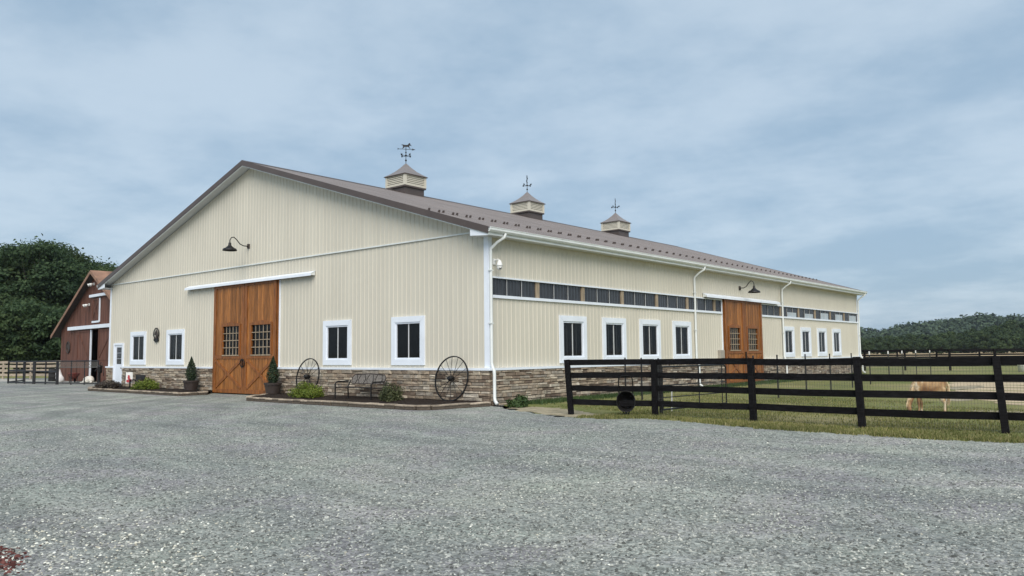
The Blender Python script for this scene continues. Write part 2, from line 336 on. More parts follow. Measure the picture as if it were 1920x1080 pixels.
# ------------------------------------------------------------------ ground, gravel, field
def sheet(name, pts, z, mat, kind='structure', jitter=0.0, step=0.0):
    P = []
    n = len(pts)
    for i in range(n):
        a = Vector((*pts[i], 0)); b = Vector((*pts[(i + 1) % n], 0)); L_ = (b - a).length
        k = max(1, int(L_ / step)) if step and L_ < 40 else 1
        nn = Vector((-(b - a).y, (b - a).x, 0)).normalized()
        for j in range(k):
            q = a.lerp(b, j / k)
            if j: q += nn * random.uniform(-jitter, jitter)
            P.append((q.x, q.y, z))
    me = bpy.data.meshes.new(name); bm = bmesh.new()
    f = bm.faces.new([bm.verts.new(p) for p in P]); bmesh.ops.triangulate(bm, faces=[f]); bmesh.ops.recalc_face_normals(bm, faces=bm.faces)
    for f in bm.faces:
        if f.normal.z < 0: f.normal_flip()
    bm.to_mesh(me); bm.free(); me.materials.append(mat)
    return tag(link(bpy.data.objects.new(name, me)), kind=kind)
sheet('ground', [(-1500, -800), (1500, -800), (1500, 2500), (-1500, 2500)], -0.004, M['grass'])
GEDGE = [(0.15, 0.0), (0.9, -0.35), (1.7, -1.0), (3.2, -1.75), (4.7, -2.25), (5.7, -2.2), (6.6, -1.45), (8.0, -1.75), (9.85, -2.42), (11.9, -2.62), (13.55, -2.65), (14.7, -2.4), (17, -2.3), (22, -2.0), (34, -1.6)]
sheet('gravel_yard', [(-75, -60), (60, -60), (60, -1.2)] + GEDGE[::-1] + [(0.15, 0.5), (-27.9, 0.5), (-27.9, 12), (-46, 12), (-60, 5.2), (-75, 1.0)], 0.0, M['gravel'], jitter=0.2, step=0.13)
sheet('pale_track', [(-140, -3), (-58, -0.6), (-50, 1.6), (-47.5, 4.2), (-60, 5.0), (-140, 4.5)], 0.004, M['palegravel'], jitter=0.12, step=0.4)
sheet('dirt_patch', [(1.2, -0.45), (1.9, -0.95), (3.2, -1.62), (4.9, -2.1), (5.4, -1.5), (4.2, -0.6), (2.6, 0.3), (1.4, 0.4)], 0.001, M['dirt'], jitter=0.16, step=0.15)
sheet('red_mulch_patch', [(6.5, -18.6), (8.2, -17.2), (8.9, -16.65), (9.4, -16.5), (9.7, -16.7), (9.7, -17.0), (9.5, -17.3), (9.0, -18.6)], 0.012, M['redmulch'], jitter=0.05, step=0.08)
sheet('dry_field', [(-260, 105), (60, 140), (200, 200), (300, 520), (-300, 420)], 0.0, M['field'], jitter=1.0, step=3)
sheet('sand_arena', [(13.6, 7.6), (12.4, 9.0), (11.3, 12.5), (9.6, 14.5), (10.2, 17.5), (8.6, 21), (8.2, 25), (11, 27), (24, 33), (50, 30), (50, 8), (20, 6.6)], 0.001, M['sand'], jitter=0.35, step=0.5)
for i, (x, y, w, l) in enumerate(((11.2, 10.5, 0.5, 1.6), (9.8, 19.3, 0.6, 2.0), (13.2, 5.2, 0.7, 0.4), (8.0, 32.0, 4.0, 1.6), (12.5, 14.6, 1.6, 0.22), (11.9, 17.0, 2.4, 0.3), (13.0, 11.5, 1.2, 0.2), (14.0, 9.4, 1.6, 0.25), (12.2, 19.6, 2.2, 0.4), (13.8, 22.5, 3.0, 0.5), (15.5, 12.6, 2.0, 0.22))):
    ps = [(x + w * math.cos(a) * random.uniform(0.7, 1.2), y + l * math.sin(a) * random.uniform(0.7, 1.2)) for a in np.linspace(0, 2 * PI, 22)[:-1]]
    sheet('dirt_patch' if i < 4 else 'grass_patch', ps, 0.004, M['dirt'] if i < 4 else M['grass'])
def pebbles(name, n, area, smin, smax, mat, keep=None):
    x0, x1, y0, y1 = area
    c = np.stack([rng.uniform(x0, x1, n), rng.uniform(y0, y1, n)], 1)
    d = np.hypot(c[:, 0] - CAM.x, c[:, 1] - CAM.y)
    fx, fy = -0.642, 0.762
    dep = (c[:, 0] - CAM.x) * fx + (c[:, 1] - CAM.y) * fy; lat = (c[:, 0] - CAM.x) * fy - (c[:, 1] - CAM.y) * fx
    ok = (dep > 4.2) & (np.abs(lat) < dep * 0.75 + 0.8) & (rng.random(n) < np.clip((7.5 / np.maximum(d, 0.1)) ** 1.6, 0, 1))
    if keep is not None: ok &= keep(c)
    c = c[ok]; n = len(c)
    s = rng.uniform(smin, smax, n) * (1 + 0.5 * (rng.random(n) > 0.9))
    base = np.array([(1, 0, .1), (.5, .87, 0), (-.5, .87, .12), (-1, 0, 0), (-.5, -.87, .1), (.5, -.87, 0), (.45, .2, .62), (-.3, .35, .7), (-.15, -.45, .58)])
    F0 = np.array([(0, 1, 6), (1, 2, 7), (1, 7, 6), (2, 3, 7), (3, 4, 8), (3, 8, 7), (4, 5, 8), (5, 0, 6), (5, 6, 8), (6, 7, 8)])
    V = base[None] * (1 + rng.uniform(-.32, .32, (n, 9, 3)))
    V[:, :, 1] *= rng.uniform(.5, .95, n)[:, None]; V[:, :, 2] *= rng.uniform(.55, 1.1, n)[:, None]
    a = rng.uniform(0, 2 * PI, n); ca, sa = np.cos(a)[:, None], np.sin(a)[:, None]
    X = V[:, :, 0] * ca - V[:, :, 1] * sa; Y = V[:, :, 0] * sa + V[:, :, 1] * ca
    V = np.stack([X, Y, V[:, :, 2]], 2) * (s / 2)[:, None, None]
    V[:, :, 0] += c[:, 0:1]; V[:, :, 1] += c[:, 1:2]; V[:, :, 2] += 0.001
    F = (F0[None] + (np.arange(n) * 9)[:, None, None]).reshape(-1, 3)
    o = link(bpy.data.objects.new(name, npmesh(name, V, F, mat))); return o
ong = lambda c: c[:, 1] < -2.9 - 0 * c[:, 0]
tag(pebbles('gravel_stones', 330000, (-6, 24, -19, -3), 0.012, 0.034, M['pebble'], ong), 'loose grey crushed stone over the gravel yard in the foreground', 'gravel', kind='stuff')
tag(pebbles('pale_stone_chips', 5200, (-6, 24, -19, -3), 0.010, 0.026, M['chip'], ong), 'scattered pale stone chips lying on the grey gravel', 'gravel', kind='stuff')
def near_left(c):
    d = np.hypot((c[:, 0] - 9.7) / 1.6, (c[:, 1] + 16.2) / 1.2); return rng.random(len(c)) < np.exp(-d ** 2 * 0.8)
M['redchip'] = pebble_mat('red_bark_chip', [(0, (0.03, 0.010, 0.009)), (0.5, (0.075, 0.024, 0.021)), (1, (0.15, 0.055, 0.048))])
def in_red(c): return (np.hypot((c[:, 0] - 9.05) / 0.88, (c[:, 1] + 17.05) / 0.68) < 1.0 + 0.12 * rng.normal(size=len(c)))
tag(pebbles('red_bark_chips', 16000, (7.6, 10.6, -18.6, -15.8), 0.02, 0.055, M['redchip'], in_red), 'dark red bark chips heaped at the near left corner of the yard', 'bark chips', kind='stuff')
tag(pebbles('pale_corner_chips', 6000, (7, 13.5, -19, -13), 0.014, 0.034, M['chip'], near_left), 'drift of whitish stone chips beside the red mulch in the near corner', 'gravel', kind='stuff')

# ------------------------------------------------------------------ the big cream barn
W, LEN = 27.7, 38.0
barn = thing('cream_barn', 'long cream metal horse barn with brown roof, stone base and orange doors', 'barn')
PG = lambda u, z, d: (u, -d, z)          # gable wall, faces -Y
PS = lambda u, z, d: (d, u, z)           # long side wall, faces +X
SL = 0.3146
ztop = lambda x: 10.11 - SL * abs(x + W / 2)         # top of the roof plane over the ridge line
RIB = 0.2286
def ribd(u):
    r = abs((u / RIB + 0.5) % 1.0 - 0.5) * RIB
    return 0.016 if r <= 0.010 else (0.016 * (0.024 - r) / 0.014 if r < 0.024 else 0.0)
def siding(P, u0, u1, zb, zt, openings, d0):
    a = u0
    while a < u1 - 1e-6:
        b = min(a + 4 * RIB, u1)
        br = {a, b}
        for k in range(int(a / RIB) - 2, int(b / RIB) + 3):
            for o in (-0.024, -0.010, 0.010, 0.024):
                t = k * RIB + o
                if a < t < b: br.add(t)
        for (o0, o1, q0, q1) in openings:
            for t in (o0, o1):
                if a < t < b: br.add(t)
        br = sorted(br); mb = MB()
        for p, q in zip(br[:-1], br[1:]):
            if q - p < 1e-5: continue
            cuts = sorted((q0, q1) for (o0, o1, q0, q1) in openings if o0 <= p + 1e-6 and o1 >= q - 1e-6)
            z = zb; segs = []
            for q0, q1 in cuts:
                if q0 > z: segs.append((z, q0, False))
                z = max(z, q1)
            segs.append((z, None, True))
            for s0, s1, last in segs:
                tp, tq = (zt(p), zt(q)) if last else (s1, s1)
                if tp <= s0 and tq <= s0: continue
                mb.add([P(p, s0, d0 + ribd(p)), P(q, s0, d0 + ribd(q)), P(q, max(tq, s0), d0 + ribd(q)), P(p, max(tp, s0), d0 + ribd(p))], [(0, 1, 2, 3)])
        if mb.f: mb.build('siding_panel', M['siding'], barn, fix=False)
        a = b
GWIN = [(-8.60, -6.88), (-4.615, -2.92), (-25.1, -23.38), (-21.2, -19.45)]
SWIN = [(3.74, 5.40), (6.48, 8.14), (9.20, 10.86), (11.96, 13.62), (24.52, 26.10), (27.14, 28.76), (29.88, 31.50), (32.60, 34.20)]
WZ0, WZ1 = 1.285, 2.98
gop = [(a + 0.2, b - 0.2, WZ0 + 0.2, WZ1 - 0.2) for a, b in GWIN] + [(-16.5, -11.8, 0.0, 4.7), (-26.95, -25.95, 0.0, 2.3)]
sop = [(a + 0.2, b - 0.2, WZ0 + 0.2, WZ1 - 0.2) for a, b in SWIN] + [(17.0, 21.4, 0.0, 4.15)]
siding(PG, -W + 0.0, 0.0, 1.19, lambda u: 5.60, gop, 0.0)
siding(PG, -W + 0.0, 0.0, 5.62, lambda u: max(5.62, ztop(u) - 0.17), [], 0.025)
siding(PS, 0.0, LEN, 1.19, lambda u: 3.52, sop, 0.0)
siding(PS, 0.0, LEN, 4.09, lambda u: 5.44, [(17.0, 21.4, 4.0, 4.15)], 0.0)
# plain far walls close the shell
b = MB().add([(-W, 0, 0), (-W, LEN, 0), (-W, LEN, 5.5), (-W, 0, 5.5)], [(0, 1, 2, 3)]); b.build('far_side_wall', M['siding'], barn, fix=False)
b = MB().add([(-W, LEN, 0), (0, LEN, 0), (0, LEN, 5.6), (-W / 2, LEN, 9.95), (-W, LEN, 5.6)], [(0, 1, 2, 3, 4)]); b.build('rear_wall', M['siding'], barn, fix=False)
# trims
tr = lambda name, P, *a, mat='white', **k: MB().pbox(P, *a).build(name, M[mat], barn, **k)
tr('gable_band', PG, -W + 0.02, -0.14, 5.585, 5.632, 0.01, 0.058, mat='gutter')
tr('corner_trim', PG, -0.16, 0.0, 1.19, 5.44, 0.004, 0.034); tr('corner_trim', PS, -0.034, 0.15, 1.19, 5.44, 0.004, 0.036)
tr('corner_trim', PG, -W, -W + 0.15, 1.19, 5.5, 0.004, 0.034); tr('corner_trim', PS, LEN - 0.15, LEN, 1.19, 5.44, 0.004, 0.034)
for a, b_ in ((-W - 0.12, -27.03), (-25.87, -16.7), (-11.62, 0.12)):
    tr('base_ledge', PG, a, b_, 1.115, 1.19, -0.01, 0.14)
for a, b_ in ((-0.12, 16.8), (21.6, LEN + 0.12)):
    tr('base_ledge', PS, a, b_, 1.115, 1.188, -0.01, 0.14)
# strip of translucent panels under the eave on the long side
for a, b_ in ((0.15, 16.85), (21.55, LEN - 0.1)):
    tr('strip_trim', PS, a, b_, 3.44, 3.535, 0.002, 0.065); tr('strip_trim', PS, a, b_, 4.085, 4.135, 0.002, 0.06)
posts = [2.45 + 2.718 * k for k in range(13)]
def strip(a, b_, far):
    n = max(1, round((b_ - a) / 0.9)); w = (b_ - a) / n
    for i in range(n):
        mb = MB(); x = a + i * w; m_ = 9
        for k in range(m_):
            p, q = x + 0.01 + (w - 0.02) * k / m_, x + 0.01 + (w - 0.02) * (k + 1) / m_
            da, db = (0.0, 0.014) if k % 2 else (0.014, 0.0)
            mb.add([PS(p, 3.53, -0.03 + da), PS(q, 3.53, -0.03 + db), PS(q, 4.09, -0.03 + db), PS(p, 4.09, -0.03 + da)], [(0, 1, 2, 3)])
        mb.build('translucent_panel', M['poly'], barn, fix=False)
        if i: tr('panel_seam', PS, x - 0.007, x + 0.007, 3.535, 4.085, -0.012, 0.002, mat='soffit')
    if far: tr('painted_daylight_panel', PS, a + (b_ - a) * 0.36, b_ - 0.28, 3.54, 3.80 + 0.12 * (far > 1), -0.010, -0.004, mat='polylight')  # added pale sheet: light through the far bays, painted as colour
prev = 0.15
for i, y in enumerate(posts + [37.9]):
    if 16.3 < y < 21.0: continue
    if y > 21.3 and prev < 16.9:
        strip(prev, 16.85, 0); prev = 21.75; tr('strip_post', PS, 21.56, 21.74, 3.535, 4.085, -0.06, 0.012, mat='wood_post')
    strip(prev, y, 0 if y < 26 else (2 if y > 30 else 1))
    if y < 37.5:
        tr('strip_post', PS, y + 0.002, y + 0.19, 3.535, 4.085, -0.06, 0.01 + 0.002 * (i % 2), mat='wood_post'); prev = y + 0.192
# windows
def window(P, u0, u1, z0, z1, bars):
    t = 0.2; mb = MB()
    mb.prism(P, [(u0, z1), (u1, z1), (u1 - t, z1 - t), (u0 + t, z1 - t)], 0.0, 0.062)
    mb.prism(P, [(u0 - 0.0, z0), (u0 + t, z0 + t), (u1 - t, z0 + t), (u1, z0)], 0.0, 0.060)
    mb.prism(P, [(u0, z0), (u0, z1), (u0 + t, z1 - t), (u0 + t, z0 + t)], 0.0, 0.056)
    mb.prism(P, [(u1, z0), (u1 - t, z0 + t), (u1 - t, z1 - t), (u1, z1)], 0.0, 0.056)
    w = mb.build('window', M['white'], barn)
    a, b_, c, d = u0 + t, u1 - t, z0 + t, z1 - t
    f = MB(); s = 0.055
    f.pbox(P, a, b_, d - s, d, -0.04, 0.03).pbox(P, a, b_, c, c + s, -0.04, 0.03).pbox(P, a, a + s, c + s, d - s, -0.04, 0.026).pbox(P, b_ - s, b_, c + s, d - s, -0.04, 0.026)
    f.build('inner_frame', M['white'], w)
    m_ = (a + b_) / 2
    MB().pbox(P, m_ - 0.024, m_ + 0.024, c + s, d - s, -0.035, -0.008).build('mullion', M['soffit'], w)
    for p, q in ((a + s, m_ - 0.024), (m_ + 0.024, b_ - s)):
        MB().pbox(P, p, q, c + s, d - s, -0.022, -0.016).build('pane', M['glass'], w)
    for k in range(bars):
        x = a + s + (b_ - a - 2 * s) * (k + 0.5) / bars
        MB().tube([P(x, c, -0.16), P(x, d, -0.16)], 0.012, 5).build('stall_bar', M['gutter'], w)
for i, (a, b_) in enumerate(GWIN): window(PG, a, b_, WZ0, WZ1, 6 if i >= 2 else 0)
for i, (a, b_) in enumerate(SWIN): window(PS, a, b_, WZ0, WZ1, 6 if i >= 4 else 4)
# sliding wooden doors
def leaf(P, u0, u1, z0, z1, wu0, wu1, wz0, wz1, rail, flip):
    D0, D1 = 0.07, 0.115; sw = 0.19; mb = MB()
    mb.pbox(P, u0, u0 + sw, z0, z1, D0, D1).pbox(P, u1 - sw, u1, z0, z1, D0, D1)
    mb.pbox(P, u0 + sw, u1 - sw, z1 - 0.16, z1, D0, D1 - 0.003).pbox(P, u0 + sw, u1 - sw, z0, z0 + 0.17, D0, D1 - 0.003)
    mb.pbox(P, u0 + sw, u1 - sw, rail, rail + 0.16, D0, D1 - 0.003)
    dr = mb.build('sliding_door', M['door_dark'], barn)
    n = 13; pw = (u1 - u0 - 2 * sw) / n
    for k in range(n):
        p, q = u0 + sw + k * pw + 0.003, u0 + sw + (k + 1) * pw - 0.003
        for zs, ze in ((z0 + 0.17, rail), (rail + 0.16, z1 - 0.16)):
            if zs > rail and q > wu0 and p < wu1:
                zz_ = [(zs, wz0)] if wz0 - zs > 0.02 else []
                zz_ += [(wz1, ze)]
            else: zz_ = [(zs, ze)]
            for s0, s1 in zz_: MB().pbox(P, p, q, s0, s1, D0 - 0.02, D0 + 0.008 + 0.003 * (k % 2)).build('plank', M['door'], dr)
    # cross braces in the lower panel
    a0, a1, c0, c1 = u0 + sw, u1 - sw, z0 + 0.17, rail
    def br(ua, za, ub, zb_, dd):
        L_ = math.hypot(ub - ua, zb_ - za); nx, nz = -(zb_ - za) / L_ * 0.065, (ub - ua) / L_ * 0.065
        MB().prism(P, [(ua - nx, za - nz), (ub - nx, zb_ - nz), (ub + nx, zb_ + nz), (ua + nx, za + nz)], D0 + 0.005, dd).build('cross_brace', M['door_dark'], dr)
    br(a0 + 0.03, c1 - 0.06, a1 - 0.03, c0 + 0.06, D1 + 0.001); br(a0 + 0.03, c0 + 0.06, a1 - 0.03, c1 - 0.06, D1 - 0.004)
    # grilled window with a shallow peaked head
    t = 0.1; f = MB()
    f.pbox(P, wu0 - t, wu0, wz0, wz1, D0 - 0.02, D1 + 0.012).pbox(P, wu1, wu1 + t, wz0, wz1, D0 - 0.02, D1 + 0.012)
    f.prism(P, [(wu0 - t, wz1), (wu1 + t, wz1), (wu1 + t, wz1 + 0.09), ((wu0 + wu1) / 2, wz1 + 0.2), (wu0 - t, wz1 + 0.09)], D0 - 0.02, D1 + 0.014)
    f.build('window_surround', M['door_dark'], dr)
    MB().pbox(P, wu0 - 0.02, wu1 + 0.02, wz0 - 0.045, wz0, D0 - 0.02, D1 + 0.02).build('window_sill', M['wood_post'], dr)
    MB().pbox(P, wu0, wu1, wz0, wz1, D0 - 0.03, D0 - 0.024).build('pane', M['glass'], dr)
    g = MB()
    for k in range(1, 5):
        x = wu0 + (wu1 - wu0) * k / 5; g.pbox(P, x - 0.013, x + 0.013, wz0, wz1, D0 + 0.0, D0 + 0.02)
    for k in range(1, 4):
        z = wz0 + (wz1 - wz0) * k / 4; g.pbox(P, wu0, wu1, z - 0.016, z + 0.016, D0 - 0.005, D0 + 0.026)
    g.build('muntin_grid', M['wood_post'], dr)
    return dr
leaf(PG, -16.66, -14.13, 0.05, 4.86, -15.86, -14.52, 1.72, 2.98, 1.55, 1)
ld = leaf(PG, -14.10, -11.72, 0.05, 4.86, -13.55, -12.10, 1.72, 2.98, 1.55, -1)
MB().loop([(-14.17 + 0.17 * math.cos(a), -0.15, 1.36 + 0.17 * math.sin(a)) for a in np.linspace(0, 2 * PI, 15)[:-1]], 0.022, 6).tube([(-14.17, -0.15, 1.55), (-14.17, -0.15, 1.18)], 0.025, 6).build('door_latch', M['black'], ld)
leaf(PS, 17.0, 19.2, 0.04, 4.22, 17.46, 18.62, 1.70, 2.78, 1.52, 1)
ls = leaf(PS, 19.22, 21.42, 0.04, 4.22, 19.6, 20.76, 1.70, 2.78, 1.52, -1)
MB().bar((0.14, 19.2, 1.2), (0.14, 19.2, 1.6), 0.05, 0.08).build('door_latch', M['black'], ls)
for P, a, b_, z1 in ((PG, -16.72, -16.67, 4.86), (PG, -11.71, -11.60, 4.86), (PS, 16.88, 16.99, 4.2), (PS, 21.43, 21.52, 4.2)):
    MB().pbox(P, a, b_, 0.03, z1, 0.0, 0.06).build('door_jamb', M['door_dark'], barn)
for P, a, b_, z in ((PG, -11.60, -11.55, 4.8), (PG, -16.77, -16.73, 4.8), (PS, 16.82, 16.87, 4.1), (PS, 21.53, 21.58, 4.1)):
    MB().pbox(P, a, b_, 1.19, z, 0.0, 0.05).build('jamb_trim', M['white'], barn)
def track(P, u0, u1, z):
    prof = [(0.02, z + 0.20), (0.24, z + 0.10), (0.245, z), (0.232, z), (0.226, z + 0.085), (0.02, z + 0.185)]
    vs_ = [P(u0, b_, a) for a, b_ in prof] + [P(u1, b_, a) for a, b_ in prof]; n = len(prof)
    MB().add(vs_, [tuple(range(n)), tuple(reversed(range(n, 2 * n)))] + [(i, n + i, n + (i + 1) % n, (i + 1) % n) for i in range(n)]).build('track_cover', M['white'], barn)
    MB().pbox(P, u0 + 0.05, u1 - 0.05, z + 0.03, z + 0.11, 0.08, 0.14).build('door_track', M['rust'], barn)
    for e_ in (u0 + 0.012, u1 - 0.028):
        MB().prism(lambda u, zz_, d: P(d, zz_, u), [(0.03, z + 0.178), (0.222, z + 0.08), (0.222, z + 0.02), (0.03, z + 0.02)], e_, e_ + 0.016).build('track_end', M['gutter'], barn)
track(PG, -19.15, -9.17, 4.80); track(PS, 14.9, 23.7, 4.15)
# small white entry door
MB().pbox(PG, -27.03, -26.93, 0.12, 2.42, 0, 0.07).pbox(PG, -25.97, -25.87, 0.12, 2.42, 0, 0.07).pbox(PG, -26.93, -25.97, 2.32, 2.42, 0, 0.067).build('entry_door_frame', M['white'], barn)
ed = MB().pbox(PG, -26.92, -25.98, 0.14, 1.3, -0.04, 0.02).pbox(PG, -26.92, -26.76, 1.3, 2.31, -0.04, 0.02).pbox(PG, -26.14, -25.98, 1.3, 2.31, -0.04, 0.02).pbox(PG, -26.76, -26.14, 2.2, 2.31, -0.04, 0.02).build('entry_door', M['white'], barn)
for i in range(2):
    for k in range(3):
        MB().pbox(PG, -26.75 + 0.31 * i, -26.46 + 0.31 * i, 1.31 + 0.3 * k, 1.59 + 0.3 * k, -0.02, -0.005).build('pane', M['glass'], ed)
MB().pbox(PG, -26.76, -26.14, 1.3, 2.2, -0.035, -0.022).build('pane_backing', M['white'], ed)
MB().tube([(-26.05, -0.02, 1.1), (-26.05, -0.09, 1.1)], 0.03, 8).build('door_knob', M['rust'], ed)
# stone base: single ledge stones
stn = MB().box(-W - 0.03, -27.04, -0.05, 0.02, 0, 1.12).box(-25.86, -16.73, -0.05, 0.02, 0, 1.12).box(-11.59, 0.05, -0.05, 0.02, 0, 1.12)
stn.box(-0.02, 0.05, 0.02, 16.82, 0, 1.12).box(-0.02, 0.05, 21.58, LEN + 0.03, 0, 1.12)
wain = stn.build('stone_wainscot', M['mortar'], barn)
def stone_variant():
    bm = bmesh.new(); bmesh.ops.create_cube(bm, size=1.0)
    for v in bm.verts:
        v.co.x += random.uniform(-0.03, 0.03); v.co.z += random.uniform(-0.07, 0.07)
        if v.co.y < 0: v.co.y += random.uniform(-0.12, 0.22); v.co.x *= 0.975; v.co.z *= 0.93
    fr = [f for f in bm.faces if f.calc_center_median().y < -0.2]
    r = bmesh.ops.inset_region(bm, faces=fr, thickness=0.06, depth=0.0)
    for f in fr:
        for v in f.verts: v.co.y -= random.uniform(0.10, 0.28)
    bmesh.ops.recalc_face_normals(bm, faces=bm.faces)
    me = bpy.data.meshes.new('stone'); bm.to_mesh(me); bm.free(); me.materials.append(M['stone']); return me
SV = [stone_variant() for _ in range(14)]
stones = []
def lay(P, u0, u1, face):
    z = 0.0
    while z < 1.09:
        h = random.choice((0.07, 0.09, 0.105, 0.12, 0.14)); h = h if z + h < 1.05 else 1.113 - z
        u = u0 - random.uniform(0, 0.1); u = u0
        while u < u1 - 0.02:
            w = random.choice((0.18, 0.26, 0.34, 0.42, 0.52, 0.64)) * random.uniform(0.85, 1.15)
            if u + w > u1 - 0.12: w = u1 - u
            sub = [(z, h)]
            if h >= 0.115 and random.random() < 0.3: sub = [(z, h * 0.5), (z + h * 0.5, h * 0.5)]
            for zs, hs in sub:
                stones.append((P((u + w / 2), zs + hs / 2, 0.065 + random.uniform(-0.008, 0.014)), w - 0.012, hs - 0.010, face))
            u += w
        z += h
lay(PG, -W - 0.04, -27.05, 0); lay(PG, -25.85, -16.74, 0); lay(PG, -11.58, 0.085, 0)
lay(PS, 0.02, 16.81, 1); lay(PS, 21.59, LEN, 1)
stones.sort(key=lambda s: (Vector(s[0]) - CAM).length - (3.0 if s[0][1] < 0 else 0))
rest_v, rest_f, nb = [], [], 0
for i, (c, w, h, face) in enumerate(stones):
    me = random.choice(SV); rot = Matrix.Rotation(PI / 2 if face else 0, 4, 'Z')
    mw = Matrix.Translation(c) @ rot @ Matrix.Diagonal((w * random.choice((-1, 1)), 0.09, h, 1))
    if i < 300:
        o = bpy.data.objects.new('stone', me); link(o, wain); o.matrix_local = mw
    else:
        co = [mw @ v.co for v in me.vertices]; rest_v += [tuple(v) for v in co]
        rest_f += [tuple(nb + q for q in p.vertices) for p in me.polygons]; nb += len(co)
bm_ = bpy.data.meshes.new('stone_courses'); bm_.from_pydata(rest_v, [], rest_f); bm_.materials.append(M['stone'])
tag(link(bpy.data.objects.new('stone_courses', bm_), wain), kind='stuff')
# roof: ribbed panels, both slopes
OV = 0.45; RY0, RY1 = -0.5, LEN + 0.5
rf = MB()
for s in (1, -1):
    xe = -W / 2 + s * (W / 2 + OV); ze = ztop(xe)
    n = Vector((s * SL, 0, 1)).normalized() * 0.11
    A = Vector((-W / 2, RY0, 10.11)); B = Vector((xe, RY0, ze)); C_ = Vector((xe, RY1, ze)); D = Vector((-W / 2, RY1, 10.11))
    lo = [p - Vector((0, 0, 0.14)) for p in (A, B, C_, D)]; hi = [p - Vector((0, 0, 0.012)) for p in (A, B, C_, D)]
    rf.hexa(lo + hi)
roof = rf.build('roof', M['soffit'], barn)
def rpanel(s, y0, y1):
    mb = MB(); ys = {y0, y1}
    k0 = math.ceil((y0 - RY0) / 0.2286)
    for k in range(k0 - 1, k0 + 6):
        for o in (-0.03, -0.014, 0.014, 0.03):
            t = RY0 + k * 0.2286 + o
            if y0 < t < y1: ys.add(t)
    ys = sorted(ys); xe = -W / 2 + s * (W / 2 + OV + 0.02)
    def hh(y):
        r = abs(((y - RY0) / 0.2286 + 0.5) % 1 - 0.5) * 0.2286
        return 0.018 if r <= 0.0145 else (0.018 * (0.03 - r) / 0.0155 if r < 0.03 else 0)
    for a, b_ in zip(ys[:-1], ys[1:]):
        mb.add([(-W / 2, a, 10.11 + hh(a)), (xe, a, ztop(xe) + hh(a)), (xe, b_, ztop(xe) + hh(b_)), (-W / 2, b_, 10.11 + hh(b_))], [(0, 1, 2, 3)])
    mb.build('roof_panel', M['roof'], roof, fix=False)
y = RY0
while y < RY1 - 1e-6:
    for s in (1, -1): rpanel(s, y, min(y + 0.9144, RY1))
    y += 0.9144
rc = MB()
rc.hexa([(-W / 2 - 0.22, RY0 - 0.02, ztop(-W / 2 - 0.22) + 0.02), (-W / 2, RY0 - 0.02, 10.13), (-W / 2, RY1 + 0.02, 10.13), (-W / 2 - 0.22, RY1 + 0.02, ztop(-W / 2 - 0.22) + 0.02),
         (-W / 2 - 0.22, RY0 - 0.02, ztop(-W / 2 - 0.22) + 0.035), (-W / 2, RY0 - 0.02, 10.165), (-W / 2, RY1 + 0.02, 10.165), (-W / 2 - 0.22, RY1 + 0.02, ztop(-W / 2 - 0.22) + 0.035)])
rc.hexa([(-W / 2, RY0 - 0.02, 10.13), (-W / 2 + 0.22, RY0 - 0.02, ztop(-W / 2 - 0.22) + 0.02), (-W / 2 + 0.22, RY1 + 0.02, ztop(-W / 2 - 0.22) + 0.02), (-W / 2, RY1 + 0.02, 10.13),
         (-W / 2, RY0 - 0.02, 10.165), (-W / 2 + 0.22, RY0 - 0.02, ztop(-W / 2 - 0.22) + 0.035), (-W / 2 + 0.22, RY1 + 0.02, ztop(-W / 2 - 0.22) + 0.035), (-W / 2, RY1 + 0.02, 10.165)])
rc.build('ridge_cap', M['roof_trim'], roof)
for yy, sgn in ((RY0, -1), (RY1, 1)):
    for s in (1, -1):
        xe = -W / 2 + s * (W / 2 + OV + 0.03)
        p0 = Vector((-W / 2, yy, 10.11)); p1 = Vector((xe, yy, ztop(xe)))
        y0, y1 = sorted((yy, yy + sgn * 0.035))
        vs_ = []
        for dz in (-0.19, 0.035):
            vs_ += [(p0.x, y0, p0.z + dz), (p1.x, y0, p1.z + dz), (p1.x, y1, p1.z + dz), (p0.x, y1, p0.z + dz)]
        MB().hexa(vs_).build('rake_trim', M['roof_trim'], roof)
        vs_ = []
        for dz in (-0.225, -0.145):
            vs_ += [(p0.x, y0 - sgn * 0.03, p0.z + dz), (p1.x, y0 - sgn * 0.03, p1.z + dz), (p1.x, y1 - sgn * 0.03, p1.z + dz), (p0.x, y1 - sgn * 0.03, p0.z + dz)]
        MB().hexa(vs_).build('rake_drip', M['gutter'], roof)
g0 = MB(); g0.box(-0.035, 0.035, -0.03, 0.03, 0, 0.075).box(-0.05, 0.05, 0.02, 0.035, 0.02, 0.09)
sg0 = None
for i, y in enumerate(np.arange(-0.2, 37.8, 0.3429)):
    x = -2.45 + (0.07 if i % 2 else -0.07)
    if sg0 is None:
        mb = MB().add([(-0.05, -0.03, 0.0), (0.03, -0.03, 0), (0.03, 0.03, 0), (-0.05, 0.03, 0), (-0.01, -0.032, 0.10), (0.02, -0.032, 0.10), (0.02, 0.032, 0.10), (-0.01, 0.032, 0.10)], [(3, 2, 1, 0), (4, 5, 6, 7), (0, 1, 5, 4), (1, 2, 6, 5), (2, 3, 7, 6), (3, 0, 4, 7)])
        o = sg0 = mb.build('snow_guard', M['roof_trim'], roof)
    else:
        o = sg0.copy(); COL.objects.link(o); o.parent = roof
    o.location = (x, y, ztop(x) + 0.004); o.rotation_euler = (0, math.atan(SL), 0)
